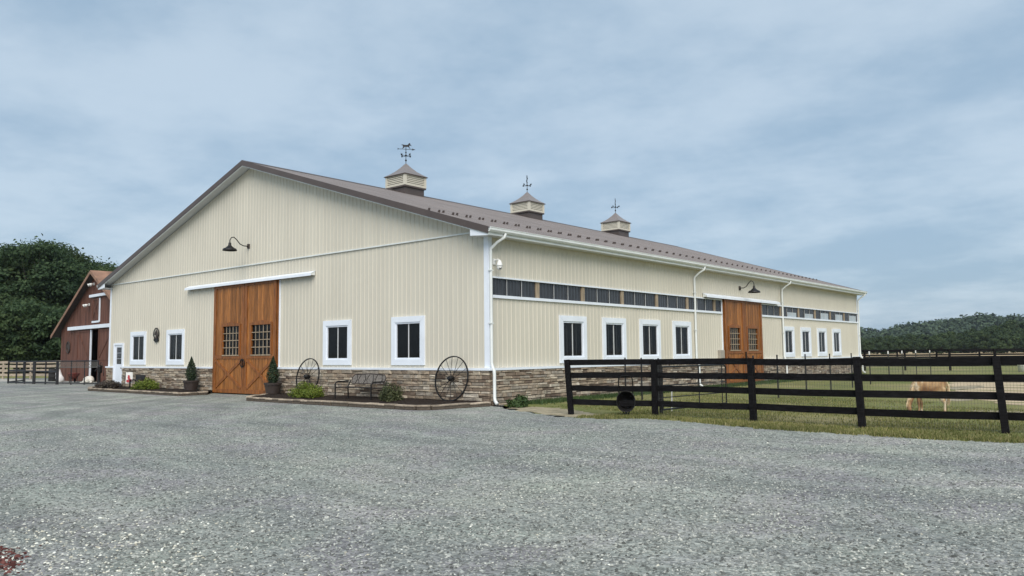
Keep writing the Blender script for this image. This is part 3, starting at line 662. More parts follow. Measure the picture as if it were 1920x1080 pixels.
# eaves: soffit, fascia, gutter, returns
for s in (1, -1):
    X = lambda a: -W / 2 + s * (W / 2 + a)
    x0, x1 = sorted((X(-0.01), X(OV)));
    MB().box(x0, x1, RY0 + 0.01, RY1 - 0.01, 5.40, 5.43).build('eave_soffit', M['soffit'], barn)
    x0, x1 = sorted((X(OV - 0.03), X(OV + 0.01))); MB().box(x0, x1, RY0 + 0.005, RY1 - 0.005, 5.385, 5.60).build('fascia', M['gutter'], barn)
    prof = [(OV + 0.012, 5.475), (OV + 0.08, 5.475), (OV + 0.125, 5.53), (OV + 0.125, 5.595), (OV + 0.138, 5.605), (OV + 0.138, 5.62), (OV + 0.105, 5.62), (OV + 0.105, 5.53), (OV + 0.07, 5.50), (OV + 0.012, 5.50)]
    n = len(prof); vs_ = [(X(a), RY0 - 0.02, z) for a, z in prof] + [(X(a), RY1 + 0.02, z) for a, z in prof]
    MB().add(vs_, [tuple(range(n)), tuple(reversed(range(n, 2 * n)))] + [(i, n + i, n + (i + 1) % n, (i + 1) % n) for i in range(n)]).build('gutter', M['gutter'], barn)
    for yy in (RY0 + 0.002, RY1 - 0.032):      # boxed eave return on the gable ends
        pl = [(X(-0.32), 5.42), (X(OV - 0.02), 5.36), (X(OV - 0.02), 5.52), (X(-0.32), 5.655)]
        MB().prism(lambda u, z, d: (u, d, z), pl, yy, yy + 0.03).build('eave_return', M['white'], barn)
    x0, x1 = sorted((X(-0.32), X(0.0)))
    MB().box(x0, x1, RY0 + 0.035, -0.06, 5.405, 5.425).build('return_soffit', M['soffit'], barn)
def spout(y, low):
    w = 0.1; mb = MB()
    pts = [(OV + 0.06, y + 0.24, 5.49), (OV + 0.04, y + 0.22, 5.36), (0.30, y + 0.10, 5.22), (0.105, y, 5.02), (0.09, y, 4.9), (0.09, y, 1.36), (0.12, y, 1.24), (0.19, y, 1.1), (0.20, y, 0.98), (0.20, y, 0.26), (0.24, y - 0.02, 0.15), (0.38, y - 0.09, 0.08)]
    mb.tube(pts, [0.05] * 5 + [0.05, 0.053, 0.055, 0.055, 0.055, 0.055, 0.057], 8)
    d = mb.build('downspout', M['gutter'], barn, smooth=True)
    for z in (4.3, 2.6): MB().pbox(PS, y - 0.075, y + 0.075, z, z + 0.03, 0.03, 0.145).build('strap', M['gutter'], d)
for y in (0.03, 13.98, 24.36, 37.95): spout(y, True)
# cupolas on the ridge
CY = (9.03, 19.2, 29.35)
for ci, cy in enumerate(CY):
    cx = -W / 2; h = 0.69; mb = MB()
    mb.box(cx - h, cx + h, cy - h, cy + h, 10.36, 10.92)
    cu = mb.build('cupola', M['dark'], barn)
    MB().box(cx - h - 0.06, cx + h + 0.06, cy - h - 0.06, cy + h + 0.06, 10.29, 10.37).box(cx - h + 0.02, cx + h - 0.02, cy - h + 0.02, cy + h - 0.02, 9.8, 10.30).build('cupola_base', M['roof_trim'], cu)
    fr = MB()
    for sx in (-1, 1):
        for sy in (-1, 1): fr.box(cx + sx * h - 0.07, cx + sx * h + 0.07, cy + sy * h - 0.07, cy + sy * h + 0.07, 10.372, 10.96)
    fr.box(cx - h - 0.05, cx + h + 0.05, cy - h - 0.05, cy + h + 0.05, 10.375, 10.43).box(cx - h - 0.05, cx + h + 0.05, cy - h - 0.05, cy + h + 0.05, 10.89, 10.95)
    fr.build('cupola_frame', M['siding'], cu)
    for k in range(5):
        z = 10.44 + k * 0.09
        for sx in (-1, 1):
            for ax in (0, 1):
                a = cx if ax == 0 else cy
                q = [(-h + 0.07, sx * (h + 0.002), z + 0.085), (h - 0.07, sx * (h + 0.002), z + 0.085), (h - 0.07, sx * (h + 0.05), z + 0.012), (-h + 0.07, sx * (h + 0.05), z + 0.012)]
                vs_ = [(cx + u, cy + v, w) if ax == 0 else (cx + v, cy + u, w) for u, v, w in q]; vs_ += [(x, yy, w - 0.018) for x, yy, w in vs_]
                MB().hexa(vs_).build('louver', M['siding'], cu)
    rr = MB(); prof = [(0.80, 10.955), (0.79, 10.99), (0.60, 11.11), (0.40, 11.27), (0.20, 11.48), (0.03, 11.70)]
    for i, (r, z) in enumerate(prof): rr.v += [(cx - r, cy - r, z), (cx + r, cy - r, z), (cx + r, cy + r, z), (cx - r, cy + r, z)]
    rr.f = [(3, 2, 1, 0)] + [(i * 4 + k, i * 4 + (k + 1) % 4, i * 4 + 4 + (k + 1) % 4, i * 4 + 4 + k) for i in range(5) for k in range(4)] + [(20, 21, 22, 23)]
    rr.build('cupola_roof', M['roof'], cu)
    MB().box(cx - 0.82, cx + 0.82, cy - 0.82, cy + 0.82, 10.935, 10.965).build('cupola_eave', M['roof_trim'], cu)
    # weather vane on top
    lab = ['weather vane with a running horse and arrow on the nearest, tallest-looking cupola', 'slim weather vane on the middle cupola', 'small weather vane on the farthest cupola'][ci]
    wv = thing('weather_vane', lab, 'weather vane', (cx, cy, 11.68), (0.95, 2.35, 2.2)[ci], 'weather vanes on the cupolas')
    MB().tube([(0, 0, -0.05), (0, 0, 0.93)], 0.018, 6).build('rod', M['black'], wv)
    bl = MB()
    for z, r in ((0.2, 0.055), (0.46, 0.06), (0.62, 0.045)): bl.lathe([(0.005, -r), (r * 0.7, -r * 0.7), (r, 0), (r * 0.7, r * 0.7), (0.005, r)], 10, (0, 0, z))
    bl.build('ball', M['black'], wv, smooth=True)
    cr = MB()
    for a in range(4):
        c_, s_ = math.cos(a * PI / 2 - (0.95, 2.35, 2.2)[ci]), math.sin(a * PI / 2 - (0.95, 2.35, 2.2)[ci])
        cr.tube([(0, 0, 0.46), (c_ * 0.12, s_ * 0.12, 0.43), (c_ * 0.26, s_ * 0.26, 0.46)], 0.012, 5)
        Q = lambda u, z, d: (c_ * u - s_ * d, s_ * u + c_ * d, z)
        cr.prism(Q, [(0.26, 0.42), (0.35, 0.42), (0.35, 0.54), (0.31, 0.48), (0.26, 0.54)], -0.01, 0.01)
    cr.build('compass_arms', M['black'], wv)
    Q = lambda u, z, d: (u, d, z)
    ar = MB().bar((-0.44, 0, 0.80), (0.36, 0, 0.80), 0.018, 0.022); ar.prism(Q, [(0.30, 0.74), (0.50, 0.80), (0.30, 0.86), (0.36, 0.80)], -0.01, 0.01); ar.prism(Q, [(-0.46, 0.75), (-0.34, 0.80), (-0.46, 0.85), (-0.40, 0.80)], -0.01, 0.01)
    ar.build('arrow', M['black'], wv)
    hs = [(-0.24, 1.06), (-0.30, 1.00), (-0.28, 0.99), (-0.20, 1.02), (-0.17, 0.93), (-0.24, 0.84), (-0.21, 0.83), (-0.12, 0.93), (0.06, 0.93), (0.11, 0.86), (0.20, 0.83), (0.21, 0.85), (0.15, 0.89), (0.17, 1.0), (0.27, 1.02), (0.17, 1.05), (0.05, 1.03), (-0.09, 1.04), (-0.15, 1.12), (-0.21, 1.15), (-0.22, 1.12)]
    MB().prism(Q, [(-u, z) for u, z in hs], -0.008, 0.008).build('horse_figure', M['black'], wv)

# wall fittings
def lamp(label, base, out, reach):
    o = Vector(out); t = thing('gooseneck_lamp', label, 'wall lamp', base, 0, 'gooseneck barn lamps over the sliding doors')
    side = Vector((-o.y, o.x, 0))
    MB().hexa([tuple(side * a + o * b_ + Vector((0, 0, c))) for c in (-0.1, 0.1) for a, b_ in ((-0.06, 0.0), (0.06, 0.0), (0.06, 0.07), (-0.06, 0.07))]).build('wall_plate', M['rust'], t)
    pts = [(0.05, 0), (reach * 0.3, 0.0), (reach * 0.48, 0.06), (reach * 0.66, 0.24), (reach * 0.8, 0.33), (reach * 0.93, 0.30), (reach, 0.18), (reach, 0.05)]
    MB().tube([o * a + Vector((0, 0, z)) for a, z in pts], 0.022, 8).build('arm', M['black'], t, smooth=True)
    c = o * reach
    MB().lathe([(0.035, 0.08), (0.055, 0.06), (0.065, -0.04), (0.11, -0.09), (0.17, -0.14), (0.27, -0.19), (0.30, -0.245), (0.30, -0.27), (0.285, -0.27), (0.26, -0.20), (0.05, -0.08), (0.01, -0.08)], 22, c).build('shade', M['black'], t, smooth=True)
    MB().lathe([(0.01, -0.23), (0.04, -0.22), (0.055, -0.17), (0.03, -0.09)], 12, c).build('bulb', M['white_plastic'], t, smooth=True)
lamp('black gooseneck lamp high on the gable wall above the big sliding door', (-13.97, -0.025, 6.43), (0, -1, 0), 0.92)
lamp('black gooseneck lamp on the long wall above the side sliding door', (0.0, 18.98, 4.8), (1, 0, 0), 0.78)
t = thing('security_camera', 'white dome security camera on the side wall near the corner downspout', 'camera', (0.02, 0.26, 4.55))
MB().box(-0.02, 0.03, -0.06, 0.06, -0.03, 0.16).tube([(0.02, 0, 0.10), (0.18, 0, 0.12), (0.24, 0, 0.08)], 0.03, 8).build('bracket', M['white_plastic'], t)
MB().lathe([(0.02, 0.11), (0.05, 0.08), (0.10, -0.06), (0.105, -0.09), (0.02, -0.09)], 16, (0.24, 0, 0)).build('housing', M['white_plastic'], t, smooth=True)
MB().lathe([(0.085, -0.09), (0.09, -0.15), (0.06, -0.215), (0.005, -0.23)], 16, (0.24, 0, 0)).build('dome', M['white_plastic'], t, smooth=True)
MB().lathe([(0.005, 0.0), (0.045, 0.004), (0.05, -0.03)], 12).build('lens', M['black'], t)
t.children[-1].location = (0.305, -0.04, -0.15); t.children[-1].rotation_euler = (0, math.radians(75), math.radians(-35))
t = thing('horse_head_plaque', 'dark horse-head emblem in a horseshoe on the gable wall between two left windows', 'plaque', (-22.24, -0.04, 2.75))
Q = lambda u, z, d: (u, -d, z)
MB().tube([(0.27 * math.cos(a) * (1.0 if math.sin(a) > -0.3 else 0.8), -0.02, 0.04 + 0.31 * math.sin(a)) for a in np.linspace(-0.9, PI + 0.9, 22)], 0.028, 6).build('horseshoe', M['black'], t)
MB().prism(Q, [(-0.14, 0.12), (-0.17, 0.03), (-0.13, 0.0), (-0.06, 0.06), (-0.04, -0.06), (-0.12, -0.18), (0.16, -0.18), (0.17, 0.0), (0.11, 0.15), (0.05, 0.23), (0.04, 0.28), (0.0, 0.23), (-0.06, 0.20)], 0.01, 0.03).build('horse_head', M['rust'], t)
MB().prism(Q, [(-0.24, -0.17), (0.24, -0.17), (0.24, -0.27), (0.0, -0.37), (-0.24, -0.27)], 0.005, 0.035).build('base_plate', M['black'], t)
t = thing('utility_box', 'small tan utility box on the side wall left of the side sliding door', 'utility box', (0.0, 16.55, 1.2))
MB().box(0.005, 0.14, -0.22, 0.22, 0.1, 0.5).build('case', M['grey_box'], t, bevel=0.01); MB().box(0.141, 0.155, -0.2, 0.2, 0.12, 0.48).build('cover', M['grey_box'], t)

# ------------------------------------------------------------------ beds in front of the gable
def bed(name, poly, label):
    pts = [Vector((*p, 0)) for p in poly]
    bm = bmesh.new(); vs_ = [bm.verts.new((p.x, p.y, 0.10)) for p in pts]; f = bm.faces.new(vs_)
    bmesh.ops.triangulate(bm, faces=[f])
    for _ in range(4):
        bmesh.ops.subdivide_edges(bm, edges=[e_ for e_ in bm.edges if e_.calc_length() > 0.35], cuts=1)
    bmesh.ops.triangulate(bm, faces=bm.faces)
    for v in bm.verts: v.co.z += random.uniform(-0.02, 0.035) + 0.03 * math.exp(v.co.y)
    for f in bm.faces:
        f.smooth = True
        if f.normal.z < 0: f.normal_flip()
    me = bpy.data.meshes.new(name); bm.to_mesh(me); bm.free(); me.materials.append(M['mulch'])
    return tag(link(bpy.data.objects.new(name, me)), label, 'mulch', kind='stuff')
BED1 = [(-11.45, -0.02), (-11.35, -0.62), (-10.7, -1.8), (-9.7, -2.55), (-5.0, -2.62), (-0.6, -2.58), (-0.25, -2.3), (0.0, -0.95), (0.0, -0.02)]
BED2 = [(-27.9, -0.3), (-27.0, -1.2), (-25.3, -1.9), (-20.0, -2.0), (-15.75, -2.08), (-15.7, -0.95), (-16.75, -0.4), (-16.75, -0.02), (-27.9, -0.02)]
bed('mulch', BED1, 'dark mulch in the bed right of the big door'); bed('mulch', BED2, 'dark mulch in the bed left of the big door')
def edging(path, label):
    t = thing('bed_edging', label, 'edging', (path[0][0], path[0][1], 0), 0, 'stone bed edgings')
    o = Vector((path[0][0], path[0][1], 0))
    for a, b_ in zip(path[:-1], path[1:]):
        a = Vector((*a, 0)); b_ = Vector((*b_, 0)); L_ = (b_ - a).length; n = max(1, round(L_ / 0.42)); d = (b_ - a) / n
        for k in range(n):
            p = a + d * (k + 0.02) - o; q = a + d * (k + 0.98) - o; j = random.uniform(-0.015, 0.015); hz = random.uniform(0.085, 0.105)
            MB().bar(p + Vector((j, j, hz / 2)), q + Vector((j * 0.5, -j, hz / 2 + random.uniform(-0.006, 0.006))), 0.17, hz).build('edging_block', M['mortar'], t, bevel=0.012)
            MB().bar(p + Vector((j, j, hz + 0.027)), q + Vector((j * 0.6, -j, hz + 0.027)), 0.21, 0.05).build('cap_stone', M['mulch_curb'], t, bevel=0.01)
edging(BED1[1:8] + [(0.12, -0.18)], 'low tan stone edging round the mulch bed with the bench'); edging(BED2[0:7], 'low tan stone edging round the mulch bed by the white entry door')

# foliage helpers
def leaves(pts, nrm, size, aspect=0.55, jit=0.7):
    n = len(pts); r = rng.normal(size=(n, 3)); nn = nrm + jit * r; nn /= np.linalg.norm(nn, axis=1)[:, None] + 1e-9
    t = np.cross(nn, rng.normal(size=(n, 3))); t /= np.linalg.norm(t, axis=1)[:, None] + 1e-9; b_ = np.cross(nn, t)
    s = (size * rng.uniform(0.6, 1.3, n))[:, None]
    V = np.stack([pts - t * s, pts - b_ * s * aspect + nn * s * 0.15, pts + t * s, pts + b_ * s * aspect + nn * s * 0.15], 1).reshape(-1, 3)
    F = np.arange(4 * n).reshape(-1, 4); return V, F
def sph(n):
    v = rng.normal(size=(n, 3)); return v / np.linalg.norm(v, axis=1)[:, None]
def shrub(name, label, loc, rx, h, mat, n, size, group=None, shape='dome'):
    t = thing(name, label, 'shrub', loc, random.uniform(0, 6), group)
    if shape == 'dome':
        k = 26; cc = sph(k); cc[:, 2] = np.abs(cc[:, 2]); cc *= rng.uniform(0.35, 0.8, k)[:, None]
        ci = rng.integers(0, k, n); d = sph(n); P = cc[ci] + d * rng.uniform(0.12, 0.34, n)[:, None]; N = d * 0.6 + P
        P[:, 2] = np.abs(P[:, 2]); P = P * np.array([rx, rx, h]); P[:, 2] += 0.02
    else:
        z = rng.random(n) ** 1.25; wob = 0.78 + 0.3 * np.sin(z * 26 + rng.integers(0, 3, n) * 2.1) * rng.random(n); rad = (1 - z ** 1.5) * (0.55 + 0.75 * np.minimum(z * 3, 1)) * rx * wob * np.sqrt(rng.uniform(0.35, 1, n)); a = rng.uniform(0, 2 * PI, n)
        P = np.stack([rad * np.cos(a), rad * np.sin(a), z * h], 1); N = np.stack([np.cos(a), np.sin(a), 0.8 + 0 * a], 1)
    V, F = leaves(P, N, size); link(bpy.data.objects.new('foliage', npmesh('foliage', V, F, mat)), t)
    st = MB()
    for k in range(9):
        a = random.uniform(0, 2 * PI); st.tube([(0, 0, -0.03), (math.cos(a) * rx * 0.25, math.sin(a) * rx * 0.25, h * 0.35), (math.cos(a) * rx * 0.5, math.sin(a) * rx * 0.5, h * 0.7)], [0.018, 0.012, 0.006], 5)
    st.build('stem', M['bark'], t) if shape == 'dome' else MB().tube([(0, 0, -0.05), (0, 0, h * 0.85)], [0.03, 0.008], 6).build('stem', M['bark'], t)
    return t
shrub('rounded_shrub', 'yellow-green rounded shrub in front of the smaller-looking wagon wheel', (-7.85, -1.25, 0.11), 0.80, 0.62, M['shrub'], 5200, 0.034)
shrub('rounded_shrub', 'dull green shrub with dark base just right of the metal bench', (-3.45, -1.15, 0.11), 0.58, 0.60, M['shrub_dark'], 3600, 0.034)
shrub('rounded_shrub', 'yellow-green shrub in the left bed below the left windows', (-21.25, -0.95, 0.11), 0.72, 0.56, M['shrub'], 3600, 0.038)
shrub('rounded_shrub', 'low dusky shrub in front of the white entry door', (-25.2, -0.95, 0.11), 0.68, 0.42, M['shrub_purple'], 2800, 0.04)
shrub('weed_plant', 'green weed beside the foot of the corner downspout', (1.15, 0.05, 0.0), 0.42, 0.36, M['weed'], 700, 0.06)
def potted(loc, label, h, r):
    t = thing('planter_pot', label[0], 'planter', loc, 0, 'dark planters beside the big door')
    MB().lathe([(0.01, 0.0), (0.25, 0.0), (0.27, 0.03), (0.325, 0.38), (0.355, 0.385), (0.36, 0.46), (0.335, 0.465), (0.325, 0.42), (0.01, 0.42)], 26).build('pot', M['pot'], t, smooth=False)
    MB().lathe([(0.01, 0.428), (0.327, 0.43)], 20).build('soil', M['mulch'], t)
    shrub('potted_evergreen', label[1], (loc[0], loc[1], loc[2] + 0.42), r, h, M['cypress'], 4200, 0.028, 'potted evergreens', 'cone')
potted((-11.2, -0.55, 0.115), ('dark planter at the right of the big sliding door', 'neat conical evergreen in the planter right of the big sliding door'), 1.1, 0.29)
potted((-17.75, -0.55, 0.115), ('dark planter on the mulch left of the big sliding door', 'ragged-topped evergreen in the planter left of the big sliding door'), 1.12, 0.30)

# wagon wheels
def wheel(loc, R_, label, tilt):
    t = thing('wagon_wheel', label, 'wagon wheel', loc, 0, 'wagon wheels leaning on the stone base')
    n = 40; rim = MB()
    for i in range(n):
        a, b_ = 2 * PI * i / n, 2 * PI * (i + 1) / n; vs_ = []
        for an in (a, b_):
            for rr_, yy in ((R_, -0.02), (R_, 0.02), (R_ - 0.035, 0.02), (R_ - 0.035, -0.02)): vs_.append((rr_ * math.cos(an), yy, R_ + rr_ * math.sin(an)))
        rim.add(vs_, [(0, 1, 5, 4), (1, 2, 6, 5), (2, 3, 7, 6), (3, 0, 4, 7)])
    rim.build('rim', M['black'], t)
    for k in range(16):
        a = 2 * PI * (k + 0.3) / 16; yo = 0.05 if k % 2 else -0.05
        MB().tube([(0.07 * math.cos(a), yo, R_ + 0.07 * math.sin(a)), ((R_ - 0.03) * math.cos(a), 0, R_ + (R_ - 0.03) * math.sin(a))], 0.0085, 5).build('spoke', M['black'], t)
    hb = MB().tube([(0, -0.15, R_), (0, -0.08, R_), (0, 0.06, R_), (0, 0.1, R_)], [0.055, 0.09, 0.09, 0.05], 14); hb.build('hub', M['black'], t)
    t.rotation_euler = (math.radians(tilt), 0, 0)
wheel((-1.37, -0.44, 0.11), 0.75, 'large black iron wagon wheel leaning near the barn corner', -10)
wheel((-9.2, -0.44, 0.11), 0.73, 'black iron wagon wheel behind the shrub next to the big door', -10)

# metal bench
t = thing('garden_bench', 'weathered metal two-seat bench against the stone between two shrubs', 'bench', (-6.1, -1.35, 0.12))
bw, bd_, sh = 1.95, 0.58, 0.40
for x in (0.0, bw):
    MB().tube([(x, 0, 0), (x, 0.0, 0.52), (x, 0.05, 0.58), (x, 0.12, 0.60), (x, bd_, 0.60)], 0.027, 6).build('arm_loop', M['black'], t)
    MB().tube([(x, bd_, 0), (x, bd_ - 0.02, 0.42), (x, bd_ + 0.10, 0.62)], 0.027, 6).build('rear_leg', M['black'], t)
    MB().tube([(x, 0, sh), (x, bd_, sh - 0.01)], 0.027, 6).build('side_rail', M['rust'], t)
for x in (0.68, 1.32): MB().tube([(x, 0.0, sh), (x, bd_, sh - 0.01)], 0.012, 6).build('seat_rib', M['rust'], t)
for k in range(6): MB().bar((0.0, 0.03 + k * 0.105, sh + 0.012), (bw, 0.03 + k * 0.105, sh + 0.012 - 0.004 * k), 0.05, 0.010).build('seat_slat', M['black'], t)
bk = MB()
bp = [(0.12, sh + 0.12), (bw - 0.12, sh + 0.12), (bw - 0.06, 0.72), (bw - 0.16, 0.83), (bw / 2, 0.87), (0.16, 0.83), (0.06, 0.72)]
QB = lambda u, z, d: (u, bd_ + 0.02 + (z - sh) * 0.35 + d, z)
bk.loop([QB(u, z, 0) for u, z in bp], 0.018, 6).build('back_frame', M['rust'], t)
MB().prism(QB, [(u * 0.985 + 0.015, z - 0.01) for u, z in bp], 0.0, 0.006).build('back_panel', M['bench_mesh'], t)
for k in range(7):
    x = 0.3 + k * (bw - 0.6) / 6; MB().tube([QB(x, sh + 0.12, -0.01), QB(x + 0.08 * (-1) ** k, 0.66, -0.01), QB(x, 0.83, -0.01)], 0.010, 5).build('scroll', M['black'], t)

# small things in the left bed
t = thing('garden_flag', 'white garden flag with a red print on a black stand by the entry door', 'garden flag', (-23.55, -0.75, 0.12), 0.7)
MB().tube([(-0.2, 0, 0), (-0.2, 0, 0.82), (0.2, 0, 0.84)], 0.012, 6).build('stand', M['black'], t)
fl = MB(); nx_, nz_ = 6, 8
for j in range(nz_ + 1):
    for i in range(nx_ + 1): fl.v.append((-0.17 + 0.34 * i / nx_, 0.02 * math.sin(i * 1.1 + j * 0.5), 0.80 - 0.56 * j / nz_))
fl.f = [(j * 7 + i, j * 7 + i + 1, j * 7 + i + 8, j * 7 + i + 7) for j in range(nz_) for i in range(nx_)]
fo = fl.build('cloth', M['white_plastic'], t, smooth=True)
MB().prism(lambda u, z, d: (u, -d, z), [(-0.13, 0.30), (0.08, 0.28), (0.14, 0.42), (0.05, 0.50), (0.04, 0.64), (-0.05, 0.66), (-0.07, 0.50), (-0.02, 0.44), (-0.12, 0.42)], 0.022, 0.026).build('print', M['flagred'], fo)
t = thing('small_bench', 'small black bench between the garden flag and the left shrub', 'bench', (-22.9, -0.65, 0.12))
MB().box(-0.5, 0.5, -0.18, 0.18, 0.40, 0.44).build('seat', M['black'], t)
for x in (-0.45, 0.45):
    for y in (-0.14, 0.14): MB().box(x - 0.025, x + 0.025, y - 0.025, y + 0.025, 0, 0.40).build('leg', M['black'], t)
MB().box(-0.5, 0.5, 0.16, 0.19, 0.46, 0.66).build('backrest', M['black'], t)
t = thing('hand_pump', 'black cast-iron hand water pump at the left corner of the barn', 'hand pump', (-32.75, 1.62, 0.0))
MB().box(-0.2, 0.2, -0.2, 0.2, 0, 0.06).lathe([(0.11, 0.06), (0.075, 0.12), (0.06, 0.2), (0.06, 0.72), (0.12, 0.76), (0.13, 0.82), (0.125, 1.1), (0.14, 1.14), (0.08, 1.2), (0.04, 1.24), (0.01, 1.24)], 14).build('body', M['black'], t, smooth=True)
MB().tube([(0, 0, 0.98), (-0.12, -0.1, 0.99), (-0.2, -0.16, 0.9), (-0.21, -0.17, 0.82)], [0.05, 0.045, 0.04, 0.045], 8).build('spout', M['black'], t, smooth=True)
MB().tube([(0, 0, 1.22), (0.04, 0.02, 1.38), (0.14, 0.04, 1.36), (0.26, 0.06, 1.12), (0.36, 0.06, 0.78), (0.40, 0.06, 0.56)], 0.02, 6).build('handle', M['black'], t, smooth=True)

# ------------------------------------------------------------------ red barn on the left
AX = Vector((0.997, -0.074, 0)); AN = Vector((-0.074, -0.997, 0)); RO = Vector((-47.175, 4.763, 0))
red = thing('red_barn', 'small red wooden barn with open doorway behind the corral', 'barn', RO)
PR = lambda u, z, d: tuple(AX * u + AN * d + Vector((0, 0, z)))
RW, RZR, RZE = 14.6, 7.62, 3.85
rz = lambda u: RZR - (RZR - RZE) * abs(u - RW / 2) / (RW / 2) - 0.12
u = 0.0; k = 0
while u < RW - 0.01:
    q = min(u + 0.3, RW); z0 = 0.0; mid = (u + q) / 2
    if 6.68 <= mid <= 8.15: z0 = 3.6
    MB().add([PR(u + 0.006, z0, 0), PR(q - 0.006, z0, 0), PR(q - 0.006, rz(q), 0), PR(u + 0.006, rz(u), 0), PR(u + 0.006, z0, 0.03 + 0.004 * (k % 2)), PR(q - 0.006, z0, 0.03 + 0.004 * (k % 2)), PR(q - 0.006, rz(q), 0.03 + 0.004 * (k % 2)), PR(u + 0.006, rz(u), 0.03 + 0.004 * (k % 2))],
             [(0, 1, 2, 3), (7, 6, 5, 4), (0, 4, 5, 1), (1, 5, 6, 2), (2, 6, 7, 3), (3, 7, 4, 0)]).build('plank', M['redwood'], red)
    u = q; k += 1
DP = 18.0
sh_ = MB().add([PR(0, 0, 0), PR(0, 0, -DP), PR(0, RZE - 0.1, -DP), PR(0, RZE - 0.1, 0)], [(0, 1, 2, 3)]).add([PR(RW, 0, 0), PR(RW, 0, -DP), PR(RW, RZE - 0.1, -DP), PR(RW, RZE - 0.1, 0)], [(0, 1, 2, 3)]).add([PR(0, 0, -DP), PR(RW, 0, -DP), PR(RW, RZE, -DP), PR(RW / 2, RZR - 0.1, -DP), PR(0, RZE, -DP)], [(0, 1, 2, 3, 4)])
sh_.build('wall', M['redwood'], red)
MB().pbox(PR, 0.03, RW - 0.03, 0.0, 3.62, -4.0, -3.95).build('doorway_shade_sheet', M['dark'], red)  # added near-black sheet stands in for the unlit depth behind the doorway
for s in (1, -1):
    ue = RW / 2 + s * (RW / 2 + 1.0); ze = RZR - (RZR - RZE) / (RW / 2) * (RW / 2 + 1.0)
    vs_ = [PR(RW / 2, RZR - 0.1, 0.45), PR(ue, ze - 0.1, 0.45), PR(ue, ze - 0.1, -DP - 0.3), PR(RW / 2, RZR - 0.1, -DP - 0.3), PR(RW / 2, RZR, 0.45), PR(ue, ze, 0.45), PR(ue, ze, -DP - 0.3), PR(RW / 2, RZR, -DP - 0.3)]
    r_ = MB().hexa(vs_).build('roof', M['rust'], red)  # slab's dark colour paints in the shadow under the roof overhang
    MB().hexa([tuple(Vector(v) + Vector((0, 0, 0.104 if i_ < 4 else 0.03))) for i_, v in enumerate(vs_)]).build('roof_sheet', M['redroof'], r_)
    vs_ = [PR(RW / 2, RZR - 0.2, 0.45), PR(ue, ze - 0.2, 0.45), PR(ue, ze - 0.2, 0.49), PR(RW / 2, RZR - 0.2, 0.49), PR(RW / 2, RZR + 0.03, 0.45), PR(ue, ze + 0.03, 0.45), PR(ue, ze + 0.03, 0.49), PR(RW / 2, RZR + 0.03, 0.49)]
    MB().hexa(vs_).build('rake_board', M['redroof'], r_)
def reddoor(u0, u1, z0, z1, d0, name='sliding_door', diag=1):
    o = MB().pbox(PR, u0, u1, z0, z1, d0, d0 + 0.04).build(name, M['redwood'], red)
    f = MB(); w = 0.13
    f.pbox(PR, u0, u0 + w, z0, z1, d0 + 0.04, d0 + 0.075).pbox(PR, u1 - w, u1, z0, z1, d0 + 0.04, d0 + 0.075).pbox(PR, u0 + w, u1 - w, z1 - w, z1, d0 + 0.04, d0 + 0.072).pbox(PR, u0 + w, u1 - w, z0, z0 + w, d0 + 0.04, d0 + 0.072)
    if z1 - z0 > 2.5: f.pbox(PR, u0 + w, u1 - w, 1.5, 1.5 + w, d0 + 0.04, d0 + 0.072)
    f.build('door_frame', M['redwood'], o)
    zb = 1.5 + w if z1 - z0 > 2.5 else z0 + w
    for dg in ((diag,) if z1 - z0 > 2.5 else (1, -1)):
        a, b_ = (zb, z1 - w) if dg < 0 else (z1 - w, zb)
        MB().bar(PR(u0 + w, a, d0 + 0.058 + 0.004 * dg), PR(u1 - w, b_, d0 + 0.058 + 0.004 * dg), 0.03, 0.14).build('cross_brace', M['redwood'], o)
    return o
reddoor(3.9, 6.5, 0.05, 3.58, 0.06); reddoor(8.2, 10.8, 0.05, 3.58, 0.06, diag=-1)
lo_ = reddoor(6.72, 8.05, 4.2, 5.72, 0.05, 'loft_door')
MB().pbox(PR, 8.06, 8.2, 4.1, 5.72, 0.04, 0.10).pbox(PR, 6.7, 8.06, 4.06, 4.19, 0.04, 0.10).build('white_edge', M['white'], lo_)
MB().pbox(PR, 6.52, 6.68, 0.0, 3.6, 0.03, 0.11).build('door_jamb', M['white'], red)
MB().pbox(PR, 2.1, 12.5, 3.66, 3.90, 0.05, 0.25).build('track_cover', M['white'], red)
MB().pbox(PR, 6.4, 10.0, 5.82, 6.0, 0.05, 0.22).build('track_cover', M['white'], red)
for (u, z, lab) in ((6.85, 6.75, 'white twin floodlight under the peak of the red barn'), (6.0, 5.36, 'white twin floodlight left of the loft door on the red barn')):
    t = thing('floodlight', lab, 'floodlight', RO + Vector(PR(u, z, 0.04)), math.atan2(AX.y, AX.x), 'floodlights on the red barn')
    MB().box(-0.08, 0.08, -0.06, 0.0, -0.08, 0.08).build('mount', M['white_plastic'], t)
    for s in (-1, 1): MB().tube([(s * 0.05, -0.05, 0), (s * 0.13, -0.16, 0.0), (s * 0.16, -0.22, -0.03), (s * 0.22, -0.34, -0.09)], [0.03, 0.04, 0.07, 0.11], 12).build('lamp_head', M['white_plastic'], t, smooth=True)
t = thing('wall_ornament', 'dark round horse ornament hung on the red barn wall', 'ornament', RO + Vector(PR(1.8, 2.45, 0.05)), math.atan2(AX.y, AX.x))
MB().loop([(0.36 * math.cos(a), -0.03, 0.40 * math.sin(a)) for a in np.linspace(0, 2 * PI, 19)[:-1]], 0.05, 6).build('ring', M['rust'], t)
